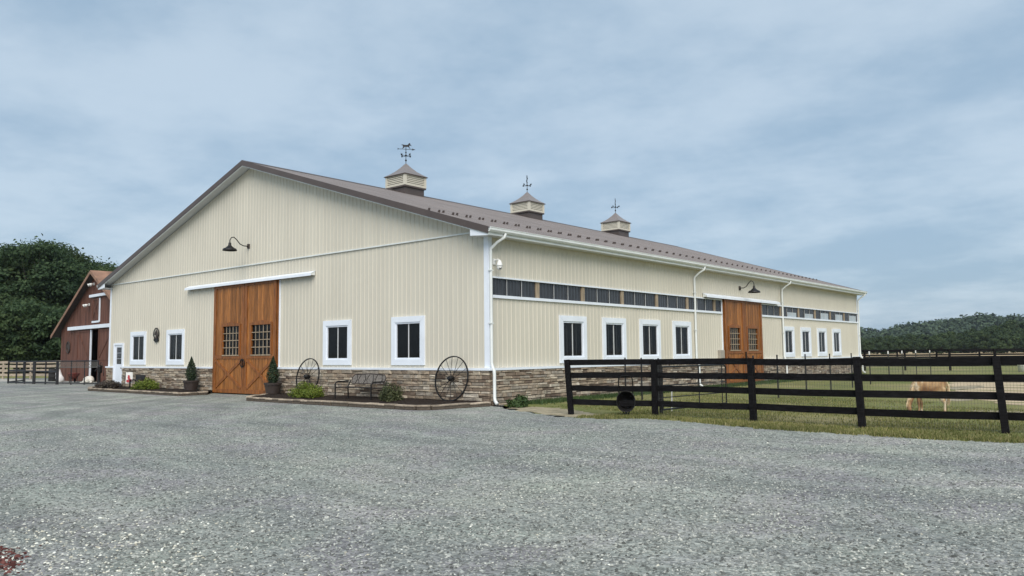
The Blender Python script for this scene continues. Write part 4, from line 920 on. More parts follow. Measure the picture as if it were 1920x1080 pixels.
MB().prism(lambda u, z, d: (u, -d, z), [(-0.26, 0.12), (-0.12, 0.2), (-0.02, 0.32), (0.06, 0.2), (0.22, 0.06), (0.26, -0.2), (0.1, -0.3), (-0.02, -0.1), (-0.18, -0.02)], 0.02, 0.05).build('horse_shape', M['rust'], t)

# corral of pipe panels
def pipe_panel(a, b_, label, mesh=False, h=1.5, nv=3, rails=(0.12, 0.82, 1.46), r=0.035):
    a = Vector((*a, 0)); b_ = Vector((*b_, 0)); t = thing('corral_panel', label, 'corral panel', a, 0, 'pipe panels of the corral'); d = b_ - a
    for k in range(nv + 1):
        q = d * k / nv; MB().tube([(q.x, q.y, 0), (q.x, q.y, h)], r * (1.25 if k in (0, nv) else 1), 8).build('upright', M['steel'], t)
    for z in rails: MB().tube([(0, 0, z), (d.x, d.y, z)], r, 8).build('rail', M['steel'], t)
    if mesh:
        w = MB(); n = int(d.length / 0.16); H0, H1 = 1.08, 1.44
        for k in range(-2, n):
            p = d * max(0, k / n); q = d * min(1, (k + 2.2) / n)
            w.tube([(p.x, p.y, H0), (q.x, q.y, H1)], 0.012, 4); w.tube([(p.x, p.y, H1), (q.x, q.y, H0)], 0.012, 4)
        w.tube([(0, 0, H0), (d.x, d.y, H0)], 0.025, 6); w.build('lattice_wire', M['mesh_wire'], t)
    return t
pipe_panel((-43.74, 0.24), (-47.2, 2.3), 'leftmost dark pipe panel of the corral by the pale track', nv=2, rails=(0.1, 0.86, 1.46), r=0.045)
pipe_panel((-43.74, 0.24), (-40.6, 0.7), 'front dark pipe panel of the corral with three bays', nv=3, rails=(0.08, 0.84, 1.46), r=0.045)
pipe_panel((-40.5, 0.75), (-37.7, 1.05), 'dark pipe panel at the front corner of the corral', nv=2, rails=(0.1, 0.82, 1.46), r=0.045)
pipe_panel((-37.6, 1.1), (-33.9, 2.0), 'dark corral panel with a lattice band in front of the red barn', True, nv=3, rails=(0.1, 1.47))
t = thing('feed_sack', 'white feed sack slumped in the corral left of the red wheelbarrow', 'sack', (-43.3, 3.3, 0), 0.5); t.scale = (0.8, 0.8, 0.8)
sk = MB()
for i, (r, z, dx) in enumerate(((0.22, 0.0, 0), (0.36, 0.12, 0.02), (0.38, 0.36, 0.0), (0.30, 0.56, -0.06), (0.28, 0.70, -0.12), (0.22, 0.90, -0.16), (0.19, 1.02, -0.18), (0.10, 1.12, -0.16))):
    for k_ in range(14):
        a = 2 * PI * k_ / 14; w = 1 + 0.09 * math.sin(3 * a + i); sk.v.append((dx + r * w * math.cos(a), r * 0.7 * w * math.sin(a), z))
sk.f = [(i * 14 + k_, i * 14 + (k_ + 1) % 14, i * 14 + 14 + (k_ + 1) % 14, i * 14 + 14 + k_) for i in range(7) for k_ in range(14)] + [tuple(range(98, 112))]
sk.build('bag', M['sack'], t, smooth=True); MB().loop([(-0.17 + 0.15 * math.cos(a), 0.11 * math.sin(a), 1.04) for a in np.linspace(0, 2 * PI, 12)[:-1]], 0.02, 5).build('tie', M['rubber'], t)
def barrow(name, label, loc, rz_, rx_, mat, group=None):
    t = thing(name, label, 'wheelbarrow', loc, rz_, group); t.rotation_euler = (rx_, 0, rz_)
    tub = MB(); rings = [(0.24, 0.18, 0.30), (0.36, 0.28, 0.48), (0.44, 0.34, 0.62), (0.46, 0.36, 0.63)]; n = 18
    for (a, b_, z) in rings:
        for k in range(n):
            q = 2 * PI * k / n; c_, s_ = math.cos(q), math.sin(q); e_ = 0.92
            tub.v.append((a * math.copysign(abs(c_) ** e_, c_) + (0.08 if c_ > 0 else 0) * (z - 0.3), b_ * math.copysign(abs(s_) ** e_, s_), z))
    tub.f = [tuple(range(n))] + [(i * n + k, i * n + (k + 1) % n, i * n + n + (k + 1) % n, i * n + n + k) for i in range(3) for k in range(n)]
    o = tub.build('tub', mat, t, smooth=True); o.modifiers.new('solid', 'SOLIDIFY').thickness = 0.012
    for s in (-1, 1):
        MB().tube([(0.62, s * 0.06, 0.2), (0.2, s * 0.2, 0.29), (-0.5, s * 0.28, 0.46), (-1.0, s * 0.26, 0.64), (-1.12, s * 0.16, 0.66), (-1.14, 0, 0.66)], 0.022, 6).build('handle', mat, t)
        MB().tube([(-0.22, s * 0.22, 0.38), (-0.28, s * 0.24, 0.0), (-0.46, s * 0.25, 0.0), (-0.44, s * 0.26, 0.43)], 0.015, 6).build('leg', M['rust'], t)
    MB().loop([(0.62 + 0.15 * math.cos(a), 0, 0.2 + 0.15 * math.sin(a)) for a in np.linspace(0, 2 * PI, 19)[:-1]], 0.045, 8).build('tyre', M['rubber'], t, smooth=True)
    MB().tube([(0.62, -0.08, 0.2), (0.62, 0.08, 0.2)], 0.11, 12).build('wheel_rim', mat, t)
    return t
barrow('wheelbarrow', 'faded red wheelbarrow standing in the corral before the red barn', (-40.6, 3.2, 0.0), 2.7, 0, M['redpaint'])
t = thing('black_drum', 'black drum at the left corner of the red barn behind the corral', 'drum', (-46.2, 3.9, 0))
MB().lathe([(0.01, 0), (0.29, 0), (0.30, 0.02), (0.29, 0.3), (0.305, 0.32), (0.29, 0.34), (0.29, 0.6), (0.305, 0.62), (0.29, 0.64), (0.30, 0.9), (0.27, 0.91), (0.27, 0.88), (0.01, 0.88)], 20).build('barrel', M['rubber'], t, smooth=True)
MB().tube([(0.1, 0.1, 0.88), (0.1, 0.1, 0.92)], 0.03, 8).build('bung', M['white_plastic'], t)
# dog resting by the doorway
t = thing('white_dog', 'shaggy white dog lying on the ground by the red barn doorway', 'dog', (-37.6, 2.95, 0), math.radians(-8))
DOG = t
MB().lathe([(0.004, -0.03), (0.03, -0.015), (0.032, 0.012), (0.004, 0.03)], 10, (-0.90, -0.165, 0.11)).build('nose', M['black'], t, smooth=True)
for s in (-1, 1): MB().prism(lambda u, z, d: (-0.56 + u, -0.05 + s * 0.12 + d, 0.30 + z), [(-0.05, 0.03), (0.04, 0.04), (0.05, -0.08), (0.0, -0.13)], -0.015, 0.015).build('ear', M['dogfur'], t)
for s in (-1, 1): MB().lathe([(0.003, -0.014), (0.014, 0), (0.003, 0.014)], 8, (-0.71, -0.09 + s * 0.065, 0.21)).build('eye', M['black'], t)

# ------------------------------------------------------------------ board fences
def fence(name, label, posts_, h, rails, bh, pw, mat, lean=None, proud=True, side=1.0, group=None):
    o = Vector((posts_[0][0], posts_[0][1], 0)); t = thing(name, label, 'fence', o, 0, group)
    pv = [Vector((p[0], p[1], 0)) - o for p in posts_]
    tops = []
    for i, p in enumerate(pv):
        l = Vector((*(lean[i] if lean else (random.uniform(-.02, .02), random.uniform(-.02, .02))), 0)); hh = h + random.uniform(-0.02, 0.03)
        a, b_ = p + Vector((0, 0, -0.1)), p + l + Vector((0, 0, hh)); tops.append(l / hh)
        j = pv[min(i + 1, len(pv) - 1)] - pv[max(i - 1, 0)]; j.normalize()
        MB().bar(a, b_, pw, pw, up=j).build('post', mat, t, bevel=0.008)
    for i in range(len(pv) - 1):
        d = (pv[i + 1] - pv[i]).normalized(); nrm = Vector((d.y, -d.x, 0))
        for k, z in enumerate(rails):
            zz_ = (random.uniform(-0.012, 0.012), random.uniform(-0.012, 0.012)); off = nrm * side * (pw / 2 - 0.012 + 0.002 * (k % 2))
            a = pv[i] + tops[i] * z + off + Vector((0, 0, z + zz_[0])) + d * 0.004; b_ = pv[i + 1] + tops[i + 1] * z + off + Vector((0, 0, z + zz_[1])) - d * 0.004
            m_ = a.lerp(b_, 0.5) + Vector((0, 0, random.uniform(-0.018, 0.006)))
            mb = MB()
            mb.bar(a, m_, 0.03, bh); mb2 = MB().bar(m_, b_, 0.03, bh)
            q = nrm * 0.015; vs_ = []
            for pt in (a, m_, b_):
                for sz in (-1, 1):
                    for sn in (-1, 1): vs_.append(pt + q * sn + Vector((0, 0, sz * bh / 2)))
            fs = [(0, 2, 3, 1), (8, 9, 11, 10)]
            for s_ in (0, 4): fs += [(s_, s_ + 1, s_ + 5, s_ + 4), (s_ + 1, s_ + 3, s_ + 7, s_ + 5), (s_ + 3, s_ + 2, s_ + 6, s_ + 7), (s_ + 2, s_, s_ + 4, s_ + 6)]
            MB().add(vs_, fs).build('rail', mat, t)
    return t
FP = [(4.25, -1.45), (6.42, -0.78), (9.10, -0.88), (11.60, -1.12), (14.16, -0.78), (16.75, -0.55), (19.3, -0.4)]
nf = fence('board_fence', 'near black four-board paddock fence along the gravel', FP, 1.47, (0.33, 0.70, 1.05, 1.39), 0.15, 0.135, M['fence'], [(-0.12, 0.0), (0.0, 0), (-0.03, 0.0), (-0.06, 0), (-0.10, 0.02), (-.05, 0), (0, 0)], side=-1.0)
wm = MB(); o_ = Vector((FP[0][0], FP[0][1], 0))
def wires(mb, a, b_, z0, z1, dv, dh, r):
    L_ = (b_ - a).length; n = int(L_ / dv)
    for k in range(1, n):
        p = a.lerp(b_, k / n); mb.tube([p + Vector((0, 0, z0)), p + Vector((0, 0, z1))], r, 3, False)
    for z in np.arange(z0, z1 + 0.001, dh): mb.tube([a + Vector((0, 0, z)), b_ + Vector((0, 0, z))], r, 3, False)
for i in range(len(FP) - 2):
    a, b_ = Vector((*FP[i], 0)) - o_, Vector((*FP[i + 1], 0)) - o_; nn = Vector((-(b_ - a).y, (b_ - a).x, 0)).normalized() * 0.12
    if i: wires(wm, a + nn, b_ + nn, 0.03, 1.32, 0.055, 0.105, 0.0019)
wm.build('wire_mesh', M['mesh_wire'], nf, fix=False)
fence('board_fence', 'middle-distance black board fence crossing behind the barn end', [(-7.0, 45.2), (-4.6, 46.0), (-2.2, 46.7), (0.5, 47.6), (3.5, 48.1), (6.2, 49.8), (9.1, 51.6), (12, 53.2)], 1.58, (0.40, 1.0, 1.52), 0.16, 0.15, M['fence'], side=-1)
fence('board_fence', 'farthest black board fence before the dry tan field', [(-13, 63.6), (-9.0, 64.5), (-4.6, 65.6), (-1.4, 67.0), (2.0, 68.6), (5.6, 70.2), (9.5, 72)], 1.58, (0.45, 1.05, 1.52), 0.16, 0.15, M['fence'], side=-1)
fence('plank_fence', 'weathered pale plank fence behind the corral at the left edge', [(-63, 2.4), (-60.0, 3.2), (-57.2, 4.1), (-54.4, 5.2), (-51.7, 6.3), (-49.0, 7.2)], 1.42, (0.35, 0.70, 1.05, 1.38), 0.2, 0.14, M['pine_board'], side=1)
t = thing('timber_frame', 'tan slanted timber frame at the far left edge above the plank fence', 'timber frame', (-68.0, 5.6, 0))
for s in (-1, 1): MB().bar((s * 1.5, 0, 0), (s * 0.05, 0, 3.0), 0.2, 0.2, up=(0, 1, 0)).build('leg', M['tan'], t)
MB().bar((-0.9, 0, 1.2), (0.9, 0, 1.2), 0.12, 0.16).build('crossbar', M['tan'], t)
# wire paddock fence on steel posts, running back along the barn
TP = [(6.35, 5.6), (6.1, 8.2), (6.1, 10.9), (6.1, 13.6), (5.8, 17.3), (5.5, 21.0), (5.2, 25.3), (4.8, 29.6), (4.5, 33.9), (4.4, 37.9)]
t = thing('wire_fence', 'wire fence on thin steel posts running back beside the barn', 'fence', (TP[0][0], TP[0][1], 0)); o_ = Vector((TP[0][0], TP[0][1], 0))
for p in TP:
    q = Vector((*p, 0)) - o_; po = MB().bar(q + Vector((0, 0, -0.1)), q + Vector((0, 0, 1.5)), 0.04, 0.04).build('post', M['steel'], t)
    if p[1] > 20: MB().bar(q + Vector((0, 0, 1.40)), q + Vector((0, 0, 1.56)), 0.05, 0.05).build('post_cap', M['white_plastic'], po)
wf = MB()
for a, b_ in zip(TP[:-1], TP[1:]): wires(wf, Vector((*a, 0)) - o_, Vector((*b_, 0)) - o_, 0.06, 1.26, 0.15, 0.2, 0.002)
wf.build('wire_mesh', M['mesh_wire'], t, fix=False)
t = thing('wire_fence', 'short wire fence between the barn wall and the pipe gate', 'fence', (2.7, 4.8, 0))
for x, y in ((0, 0), (-1.4, 1.2), (1.8, -2.0)): MB().bar((x, y, -0.1), (x, y, 1.45), 0.04, 0.04).build('post', M['steel'], t)
wf = MB(); wires(wf, Vector((-1.4, 1.2, 0)), Vector((0, 0, 0)), 0.06, 1.2, 0.15, 0.2, 0.002); wires(wf, Vector((0, 0, 0)), Vector((1.8, -2.0, 0)), 0.06, 1.2, 0.15, 0.2, 0.002); wf.build('wire_mesh', M['mesh_wire'], t, fix=False)
# pipe gate behind the fence
ga, gb = Vector((6.15, 0.1, 0)), Vector((6.38, 3.5, 0))
t = thing('pipe_gate', 'black tubular paddock gate with rounded corner behind the near fence', 'gate', ga); d = gb - ga
MB().tube([(0, 0, 0.1), (0, 0, 1.24), d * 0.96 + Vector((0, 0, 1.24)), d * 0.99 + Vector((0, 0, 1.21)), d + Vector((0, 0, 1.14)), d + Vector((0, 0, 0.1)), (0, 0, 0.1)], 0.024, 8).build('frame', M['black'], t)
for z in (0.42, 0.74): MB().tube([(0, 0, z), d + Vector((0, 0, z))], 0.015, 6).build('rail', M['black'], t)
for k in (0.55, 0.93): MB().tube([d * k + Vector((0, 0, 0.1)), d * k + Vector((0, 0, 1.24))], 0.016, 6).build('upright', M['black'], t)
MB().tube([(0.0, -0.1, -0.1), (0, -0.1, 1.3)], 0.05, 8).build('hinge_post', M['black'], t)
# wheelbarrow tipped up behind the fence
barrow('wheelbarrow', 'dark wheelbarrow tipped on its nose behind the near fence', (5.86, -0.65, 0.36), 2.45, 0, M['black'])
wb = [o for o in bpy.data.objects if o.name.startswith('wheelbarrow') and o.get('label', '').startswith('dark')][0]
wb.rotation_euler = (0, 0, 0)
dirv = Vector((CAM.x - 5.9, CAM.y + 0.8, 0)).normalized()           # tub opening faces the yard
zx = Vector((0, 0, -1)); zzv = (dirv + Vector((0, 0, 0.12))).normalized(); yv = zzv.cross(zx).normalized(); zx = yv.cross(zzv)
wb.matrix_world = Matrix.Translation((5.43, -0.58, 0.31)) @ Matrix((zx, yv, zzv)).transposed().to_4x4() @ Matrix.Diagonal((0.58, 0.68, 0.9, 1))
t = thing('marker_stake', 'thin white stake in the grass beside the tipped wheelbarrow', 'stake', (6.0, 0.85, 0)); MB().bar((0, 0, 0), (0.02, 0, 0.62), 0.03, 0.02).build('stick', M['white_plastic'], t); MB().bar((0.02, 0, 0.62), (0.022, 0, 0.68), 0.034, 0.024).build('tip', M['white'], t)
t = thing('white_tub', 'white tub on the grass at the far right edge of the picture', 'tub', (8.5, 45.4, 0))
MB().lathe([(0.01, 0), (0.30, 0), (0.34, 0.5), (0.36, 0.52), (0.33, 0.52), (0.28, 0.05), (0.01, 0.05)], 20).build('bowl', M['white_plastic'], t, smooth=True)
MB().loop([(0.35 * math.cos(a), 0.35 * math.sin(a), 0.53) for a in np.linspace(0, 2 * PI, 21)[:-1]], 0.015, 5).build('rim', M['white_plastic'], t)

# ------------------------------------------------------------------ grazing pony
t = thing('grazing_pony', 'small tan and cream pony grazing behind the near fence', 'pony', (11.83, 3.72, 0), math.radians(23)); t.scale = (0.79, 0.92, 1.2)
def etube(mb, pts, n=14):       # pts: (x, y, z, lateral radius, other radius)
    P_ = [Vector(p[:3]) for p in pts]; m = len(P_); base = len(mb.v)
    for i, p in enumerate(P_):
        tg = (P_[min(i + 1, m - 1)] - P_[max(i - 1, 0)]).normalized(); lat = Vector((0, 1, 0)) - tg * tg.y
        if lat.length < 0.3: lat = Vector((1, 0, 0)) - tg * tg.x
        lat.normalize(); q = tg.cross(lat)
        for k in range(n):
            a = 2 * PI * k / n; mb.v.append(tuple(p + lat * math.cos(a) * pts[i][3] + q * math.sin(a) * pts[i][4]))
    for i in range(m - 1):
        for k in range(n): mb.f.append((base + i * n + k, base + i * n + (k + 1) % n, base + (i + 1) * n + (k + 1) % n, base + (i + 1) * n + k))
    mb.f.append(tuple(base + k for k in reversed(range(n)))); mb.f.append(tuple(base + (m - 1) * n + k for k in range(n)))
def fuse(o, voxel, it=4):          # one continuous skin over the shaped volumes
    m = o.modifiers.new('fuse', 'REMESH'); m.mode = 'VOXEL'; m.voxel_size = voxel; m.use_smooth_shade = True
    m = o.modifiers.new('relax', 'SMOOTH'); m.iterations = it; m.factor = 0.5
pb = MB()
etube(pb, [(.50, 0, .56, .05, .07), (.46, 0, .57, .13, .15), (.34, 0, .575, .18, .205), (.12, 0, .55, .195, .215), (-.08, 0, .54, .20, .22), (-.26, 0, .555, .18, .215), (-.38, 0, .56, .145, .19), (-.45, 0, .55, .07, .10)], 18)
etube(pb, [(-.30, 0, .64, .08, .12), (-.42, -.005, .54, .085, .125), (-.52, -.015, .38, .078, .105), (-.59, -.03, .24, .068, .085), (-.615, -.045, .16, .06, .06)], 14)
etube(pb, [(-.61, .0, .17, .05, .05), (-.615, -.06, .155, .075, .07), (-.62, -.14, .11, .066, .066), (-.62, -.21, .065, .046, .045), (-.62, -.25, .04, .045, .036), (-.62, -.265, .03, .03, .02)], 14)
for x, y in ((-.33, -.10), (-.26, .10)):
    dx = 0.0 if y < 0 else 0.05
    etube(pb, [(x, y * .9, .52, .075, .095), (x, y, .38, .058, .068), (x - .005 + dx, y, .24, .040, .043), (x + dx, y, .215, .042, .044), (x + .005 + dx, y, .11, .028, .030), (x + dx, y, .06, .036, .038), (x - .015 + dx, y, .02, .040, .044)], 10)
for x, y in ((.36, -.11), (.43, .10)):
    etube(pb, [(x, y * .85, .54, .09, .15), (x - .02, y, .40, .075, .105), (x - .01, y, .31, .052, .066), (x + .075, y, .225, .038, .045), (x + .06, y, .12, .028, .031), (x + .055, y, .06, .036, .038), (x + .04, y, .02, .040, .044)], 10)
fuse(pb.build('body', M['pony'], t, smooth=True), 0.014)
for x, y in ((-.345, -.10), (-.225, .10), (.40, -.11), (.47, .10)):
    MB().lathe([(0.01, 0.055), (0.038, 0.055), (0.05, 0.0), (0.01, 0.0)], 10, (x, y, 0)).build('hoof', M['hoof'], t, smooth=True)
for s in (-1, 1):
    MB().add([(-0.615 + s * 0.06 - 0.032, -0.07, 0.19), (-0.615 + s * 0.06 + 0.032, -0.07, 0.19), (-0.615 + s * 0.06, -0.03, 0.19), (-0.615 + s * 0.095, -0.065, 0.28)], [(0, 1, 3), (1, 2, 3), (2, 0, 3), (0, 2, 1)]).build('ear', M['hoof'], t)
    MB().lathe([(0.002, -0.014), (0.014, 0), (0.002, 0.014)], 8, (-0.618 + s * 0.07, -0.13, 0.13)).build('eye', M['black'], t, smooth=True)
mn = MB()
for k in range(26):
    f = k / 25; a = Vector((-0.33, 0, 0.775)).lerp(Vector((-0.64, -0.04, 0.24)), f); mn.tube([a, a + Vector((-0.05, -0.07, -0.02)), a + Vector((-0.06 + random.uniform(-.02, .02), -0.11, -0.13))], [0.016, 0.013, 0.003], 4)
mn.build('mane', M['mane'], t)
tl = MB()
for k in range(18):
    a = random.uniform(0, 6.28); r = random.uniform(0, 0.03); p = Vector((0.53 + r * math.cos(a), r * math.sin(a), 0.68)); tl.tube([p, p + Vector((0.06, 0, -0.12)), p + Vector((0.07 + r * math.cos(a), r * 2 * math.sin(a), -0.34)), p + Vector((0.05 + r * math.cos(a), r * 2 * math.sin(a), -0.52 + random.uniform(0, .08)))], [0.022, 0.022, 0.016, 0.003], 4)
tl.build('tail', M['mane'], t)

db = MB()
etube(db, [(.62, 0, .14, .10, .10), (.52, 0, .21, .20, .19), (.28, 0, .26, .25, .25), (0, 0, .25, .24, .24), (-.26, 0, .25, .21, .22), (-.42, 0, .25, .15, .17)], 16)
etube(db, [(-.34, 0, .30, .13, .14), (-.50, -.02, .30, .13, .13), (-.62, -.05, .26, .125, .12), (-.72, -.08, .19, .09, .085), (-.84, -.12, .13, .055, .05), (-.88, -.13, .115, .035, .03)], 14)
etube(db, [(-.30, -.16, .14, .09, .09), (-.52, -.26, .06, .055, .055), (-.80, -.30, .05, .055, .05)], 10)
etube(db, [(-.30, .16, .14, .09, .09), (-.52, .22, .06, .055, .055), (-.74, .22, .05, .055, .05)], 10)
etube(db, [(.42, -.20, .20, .13, .14), (.22, -.30, .10, .08, .08), (-.02, -.34, .05, .055, .05)], 10)
etube(db, [(.58, .02, .14, .06, .06), (.76, -.06, .08, .07, .06), (.90, -.16, .06, .03, .03)], 10)
fuse(db.build('body', M['dogfur'], DOG, smooth=True), 0.02)

# ------------------------------------------------------------------ grass tufts
def blades(name, n, samp, h0, h1, mat, label):
    c = samp(n); n = len(c); a = rng.uniform(0, 2 * PI, n); w = rng.uniform(0.006, 0.016, n); h = rng.uniform(h0, h1, n)
    dx, dy = np.cos(a) * w, np.sin(a) * w; l = rng.normal(0, 0.35, (n, 2)) * h[:, None]
    z = np.zeros(n); V = np.stack([np.stack([c[:, 0] - dx, c[:, 1] - dy, z - 0.004], 1), np.stack([c[:, 0] + dx, c[:, 1] + dy, z - 0.004], 1), np.stack([c[:, 0] + l[:, 0], c[:, 1] + l[:, 1], h], 1)], 1)
    o = link(bpy.data.objects.new(name, npmesh(name, V, np.arange(3 * n).reshape(-1, 3), mat))); return tag(o, label, 'grass', kind='stuff')
ex = np.array([p[0] for p in GEDGE]); ey = np.array([p[1] for p in GEDGE])
def s_edge(n):
    x = rng.uniform(1.0, 21, n); y = np.interp(x, ex, ey) + np.abs(rng.normal(0, 0.35, n)) - 0.22 * rng.random(n) ** 2
    keep = ~((x < 5.0) & (y < 0.2)) ; nz = np.sin(x * 3.1) + np.sin(x * 7.7 + y * 5) ; return np.stack([x, y], 1)[keep & (nz > -0.9)]
def s_pad(n):
    x = rng.uniform(2.0, 22, n); y = np.interp(x, ex, ey) + rng.random(n) ** 1.6 * 11; k = (np.sin(x * 1.3 + 1) * np.sin(y * 1.1 + x * .4) + rng.normal(0, .5, n) > -0.35) & ~((x < 5) & (y < 0.3)) & ~((x > 11) & (y > 6.5))
    return np.stack([x, y], 1)[k]
def s_wall(n):
    y = rng.uniform(1.2, 36, n); x = 0.12 + np.abs(rng.normal(0, 0.4, n)); return np.stack([x, y], 1)
blades('grass', 26000, s_edge, 0.03, 0.09, M['grassblade'], 'ragged grass along the edge of the gravel'); blades('grass', 90000, s_pad, 0.02, 0.06, M['grassblade'], 'short yellow-green paddock grass behind the near fence')
blades('grass', 26000, s_wall, 0.04, 0.16, M['weed'], 'green grass along the foot of the long barn wall')

# ------------------------------------------------------------------ trees
def crown(name, H, R_, nclump, nleaf, size, mat, low=0.12):
    cs = []
    while len(cs) < nclump:
        p = rng.uniform(-1, 1, 3)
        if np.hypot(p[0], p[1]) ** 2 + p[2] ** 2 < 1: cs.append(p)
    cs = np.array(cs); q = np.linalg.norm(cs, axis=1)[:, None]; cs = cs / np.maximum(q, 1e-6) * (q ** 0.55)
    zc = H * (1 + low) / 2; hz_ = H * (1 - low) / 2
    cs = cs * np.array([R_, R_, hz_]) * 0.86 + np.array([0, 0, zc])
    rs = rng.uniform(0.12, 0.32, nclump) * R_
    ci = rng.integers(0, nclump, nleaf); d = sph(nleaf); d[:, 2] = np.where(rng.random(nleaf) < 0.7, np.abs(d[:, 2]), d[:, 2])
    P = cs[ci] + d * (rs[ci] * rng.uniform(0.55, 1.08, nleaf))[:, None] * np.array([1.1, 1.1, 0.8])
    P += rng.normal(0, 0.045 * R_, P.shape) * (rng.random(nleaf) < 0.35)[:, None]
    V, F = leaves(P, d + np.array([0, 0, 0.4]), size, 0.6, 0.55); return npmesh(name, V, F, mat), cs
def trunk(H, cs, r0):
    mb = MB().tube([(0, 0, -0.2), (0.05, 0.03, H * 0.25), (-0.08, 0.06, H * 0.5), (0.05, -0.04, H * 0.82)], [r0, r0 * 0.75, r0 * 0.5, r0 * 0.12], 8)
    for c in cs[::max(1, len(cs) // 11)]:
        z = c[2] * 0.62; mb.tube([(0, 0, z * 0.8), (c[0] * 0.5, c[1] * 0.5, (z * 0.8 + c[2]) / 2), tuple(c)], [r0 * 0.32, r0 * 0.18, 0.02], 5)
    me_o = mb.build('trunk', M['bark']); me = me_o.data; bpy.data.objects.remove(me_o); return me
TV = []
for i in range(4):
    me, cs = crown('crown', 15.0, 6.2, 84, 24000, 0.19, M['leaf'] if i % 2 == 0 else M['leaf2'], 0.10); TV.append((me, trunk(15.0, cs, 0.36)))
for i in range(2):
    me, cs = crown('crown', 7.0, 3.6, 50, 13000, 0.15, M['leaf2'] if i else M['leaf'], 0.0); TV.append((me, trunk(7.0, cs, 0.16)))
def tree(name, label, x, y, v, s, sz, group):
    t = thing(name, label, 'tree', (x, y, 0), random.uniform(0, 6.28), group)
    for nm, me in (('crown', TV[v][0]), ('trunk', TV[v][1])): o = bpy.data.objects.new(nm, me); link(o, t); o.scale = (s, s, sz)
LT = [(-92.1, 11.2, 1.0), (-87.3, 11.8, .95), (-92.6, 15.0, 1.05), (-85.9, 14.3, 1.0), (-82.6, 14.7, 1.06), (-88.8, 18.4, 1.10), (-98.6, 23.6, 1.12), (-94.6, 23.9, 1.05), (-92.5, 24.8, 1.02), (-79.6, 21.4, .84), (-84.6, 25.4, .84), (-78.0, 24.1, .76), (-76, 27.5, .72), (-105, 18, 1.15)]
LL = 'tall leafy tree in the dark wood behind the red barn'
for i, (x, y, s) in enumerate(LT): tree('broadleaf_tree', LL, x, y, i % 4, s * 0.95, s * 0.97, 'trees of the wood on the left')
for i, (x, y, s) in enumerate([(-72.9, 7.3, .9), (-70.9, 8.3, 1), (-70.4, 10.4, 1.1), (-75.5, 13.0, 1.15), (-73.4, 14.4, 1.1), (-78, 9.5, 1.2), (-68, 13.8, 1.0), (-80, 17, 1.2), (-66, 17.5, .9)]):
    tree('understory_tree', 'low bushy tree at the front of the wood left of the red barn', x, y, 4 + i % 2, s, s, 'bushy trees at the edge of the wood')
FV = []
for i in range(3):
    me, cs = crown('crown', 10.0, 5.4, 55, 9000, 0.30, M['leaf_far'], -0.08); FV.append((me, trunk(10.0, cs, 0.28)))
RT = [(-78.2, 282.2), (-74.8, 284.6), (-62.3, 255.3), (-61.1, 264.0), (-62.5, 283.6), (-60.7, 292.0), (-59.1, 301.4), (-56.1, 305.6), (-43.4, 264.3), (-46.3, 295.9), (-43.8, 302.3), (-38.9, 295.5), (-32.7, 279.3), (-32.4, 298.9), (-26.0, 279.1), (-29.8, 331.4), (-25.9, 330.1), (-20.5, 313.8), (-15.8, 301.5)]
hs_ = [.66, .70, .52, .60, .68, .66, .74, .72, .62, .78, .74, .84, .74, .98, .80, 1.22, 1.12, .86, .80]
for i, ((x, y), s) in enumerate(zip(RT, hs_)):
    for j in range(2):
        xx, yy = x + j * random.uniform(3, 7), y + j * random.uniform(-14, 10); s2 = s * (1 if j == 0 else random.uniform(.6, .85))
        t = thing('field_edge_tree', 'dark leafy tree in the row at the far edge of the tan field', 'tree', (xx, yy, 0), random.uniform(0, 6), 'trees along the far field edge')
        for nm, me in (('crown', FV[(i + j) % 3][0]), ('trunk', FV[(i + j) % 3][1])): o = bpy.data.objects.new(nm, me); link(o, t); o.scale = (s2 * 1.05, s2 * 1.05, s2)
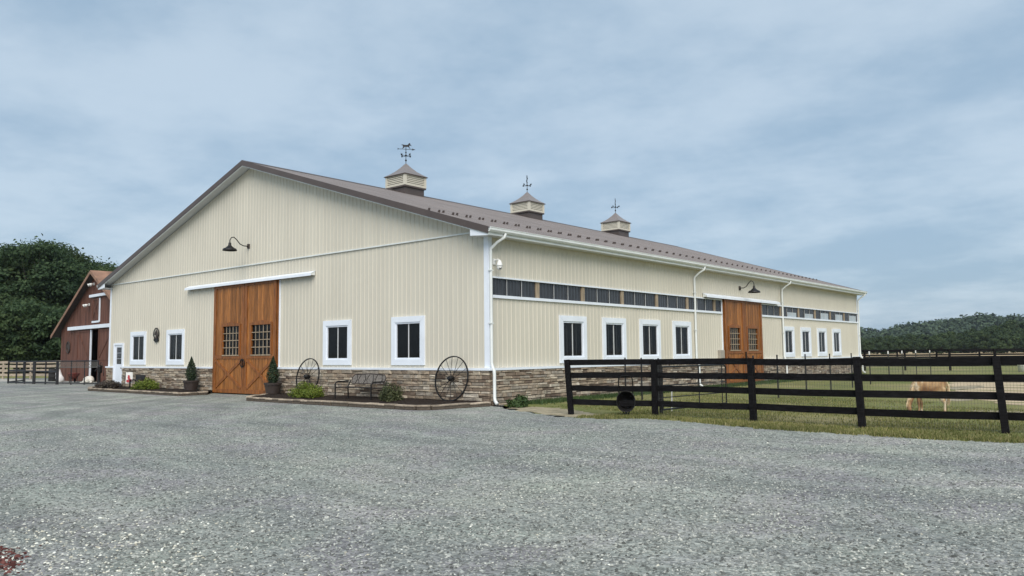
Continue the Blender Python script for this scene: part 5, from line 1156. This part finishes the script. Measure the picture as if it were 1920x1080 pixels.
# wooded hill on the horizon
ha, hb_ = Vector((-330, 520, 0)), Vector((120, 800, 0)); hd = (hb_ - ha)
def hz_at(f, g):
    prof = float(np.interp(f, [0, .30, .40, .44, .50, .55, .60, .645, .70, .85, 1], [9, 12, 13, 10.5, 18, 19.5, 25, 18, 22, 15, 9])) + 0.9 * math.sin(f * 71) + 0.6 * math.sin(f * 173)
    return prof * (1 - (2 * g - 1) ** 2) ** 0.8 - 0.5
hm = MB(); NF, NG = 90, 12; hn = Vector((-hd.y, hd.x, 0)).normalized() * 200
for i in range(NF + 1):
    for j in range(NG + 1):
        p = ha + hd * (i / NF) + hn * (j / NG); hm.v.append((p.x, p.y, hz_at(i / NF, j / NG)))
hm.f = [(i * (NG + 1) + j, (i + 1) * (NG + 1) + j, (i + 1) * (NG + 1) + j + 1, i * (NG + 1) + j + 1) for i in range(NF) for j in range(NG)]
tag(hm.build('hill', M['hill'], None, smooth=True), kind='structure')
nt_ = 1000; ff = rng.random(nt_); gg = rng.random(nt_) * 0.62; PP = []; DD = []
for f, g in zip(ff, gg):
    p = ha + hd * f + hn * g; z = hz_at(f, g); r = random.uniform(3.5, 9.0); d = sph(70); d[:, 2] = np.abs(d[:, 2]); PP.append(np.array([p.x, p.y, z + 1.5]) + d * r * np.array([1, 1, 0.95]) * rng.uniform(.72, 1.05, 70)[:, None]); DD.append(d)
V, F = leaves(np.concatenate(PP), np.concatenate(DD), 1.5, 0.65, 0.45)
tag(link(bpy.data.objects.new('hill_forest', npmesh('hill_forest', V, F, M['leaf_hill']))), 'unbroken green forest covering the distant hill', 'forest', kind='stuff')

# ------------------------------------------------------------------ humid summer air
hzb = MB().box(-420, 260, -70, 960, -1.2, 48).build('haze', M['white'])
hm_ = bpy.data.materials.new('humid_air'); hm_.use_nodes = True; hn_ = hm_.node_tree; hn_.nodes.remove(hn_.nodes['Principled BSDF'])
pvn = hn_.nodes.new('ShaderNodeVolumePrincipled'); pvn.inputs['Color'].default_value = (0.80, 0.88, 1.0, 1); pvn.inputs['Density'].default_value = 0.00011; pvn.inputs['Anisotropy'].default_value = 0.2
hn_.links.new(pvn.outputs[0], hn_.nodes['Material Output'].inputs['Volume'])
hzb.data.materials.clear(); hzb.data.materials.append(hm_); tag(hzb, kind='stuff')
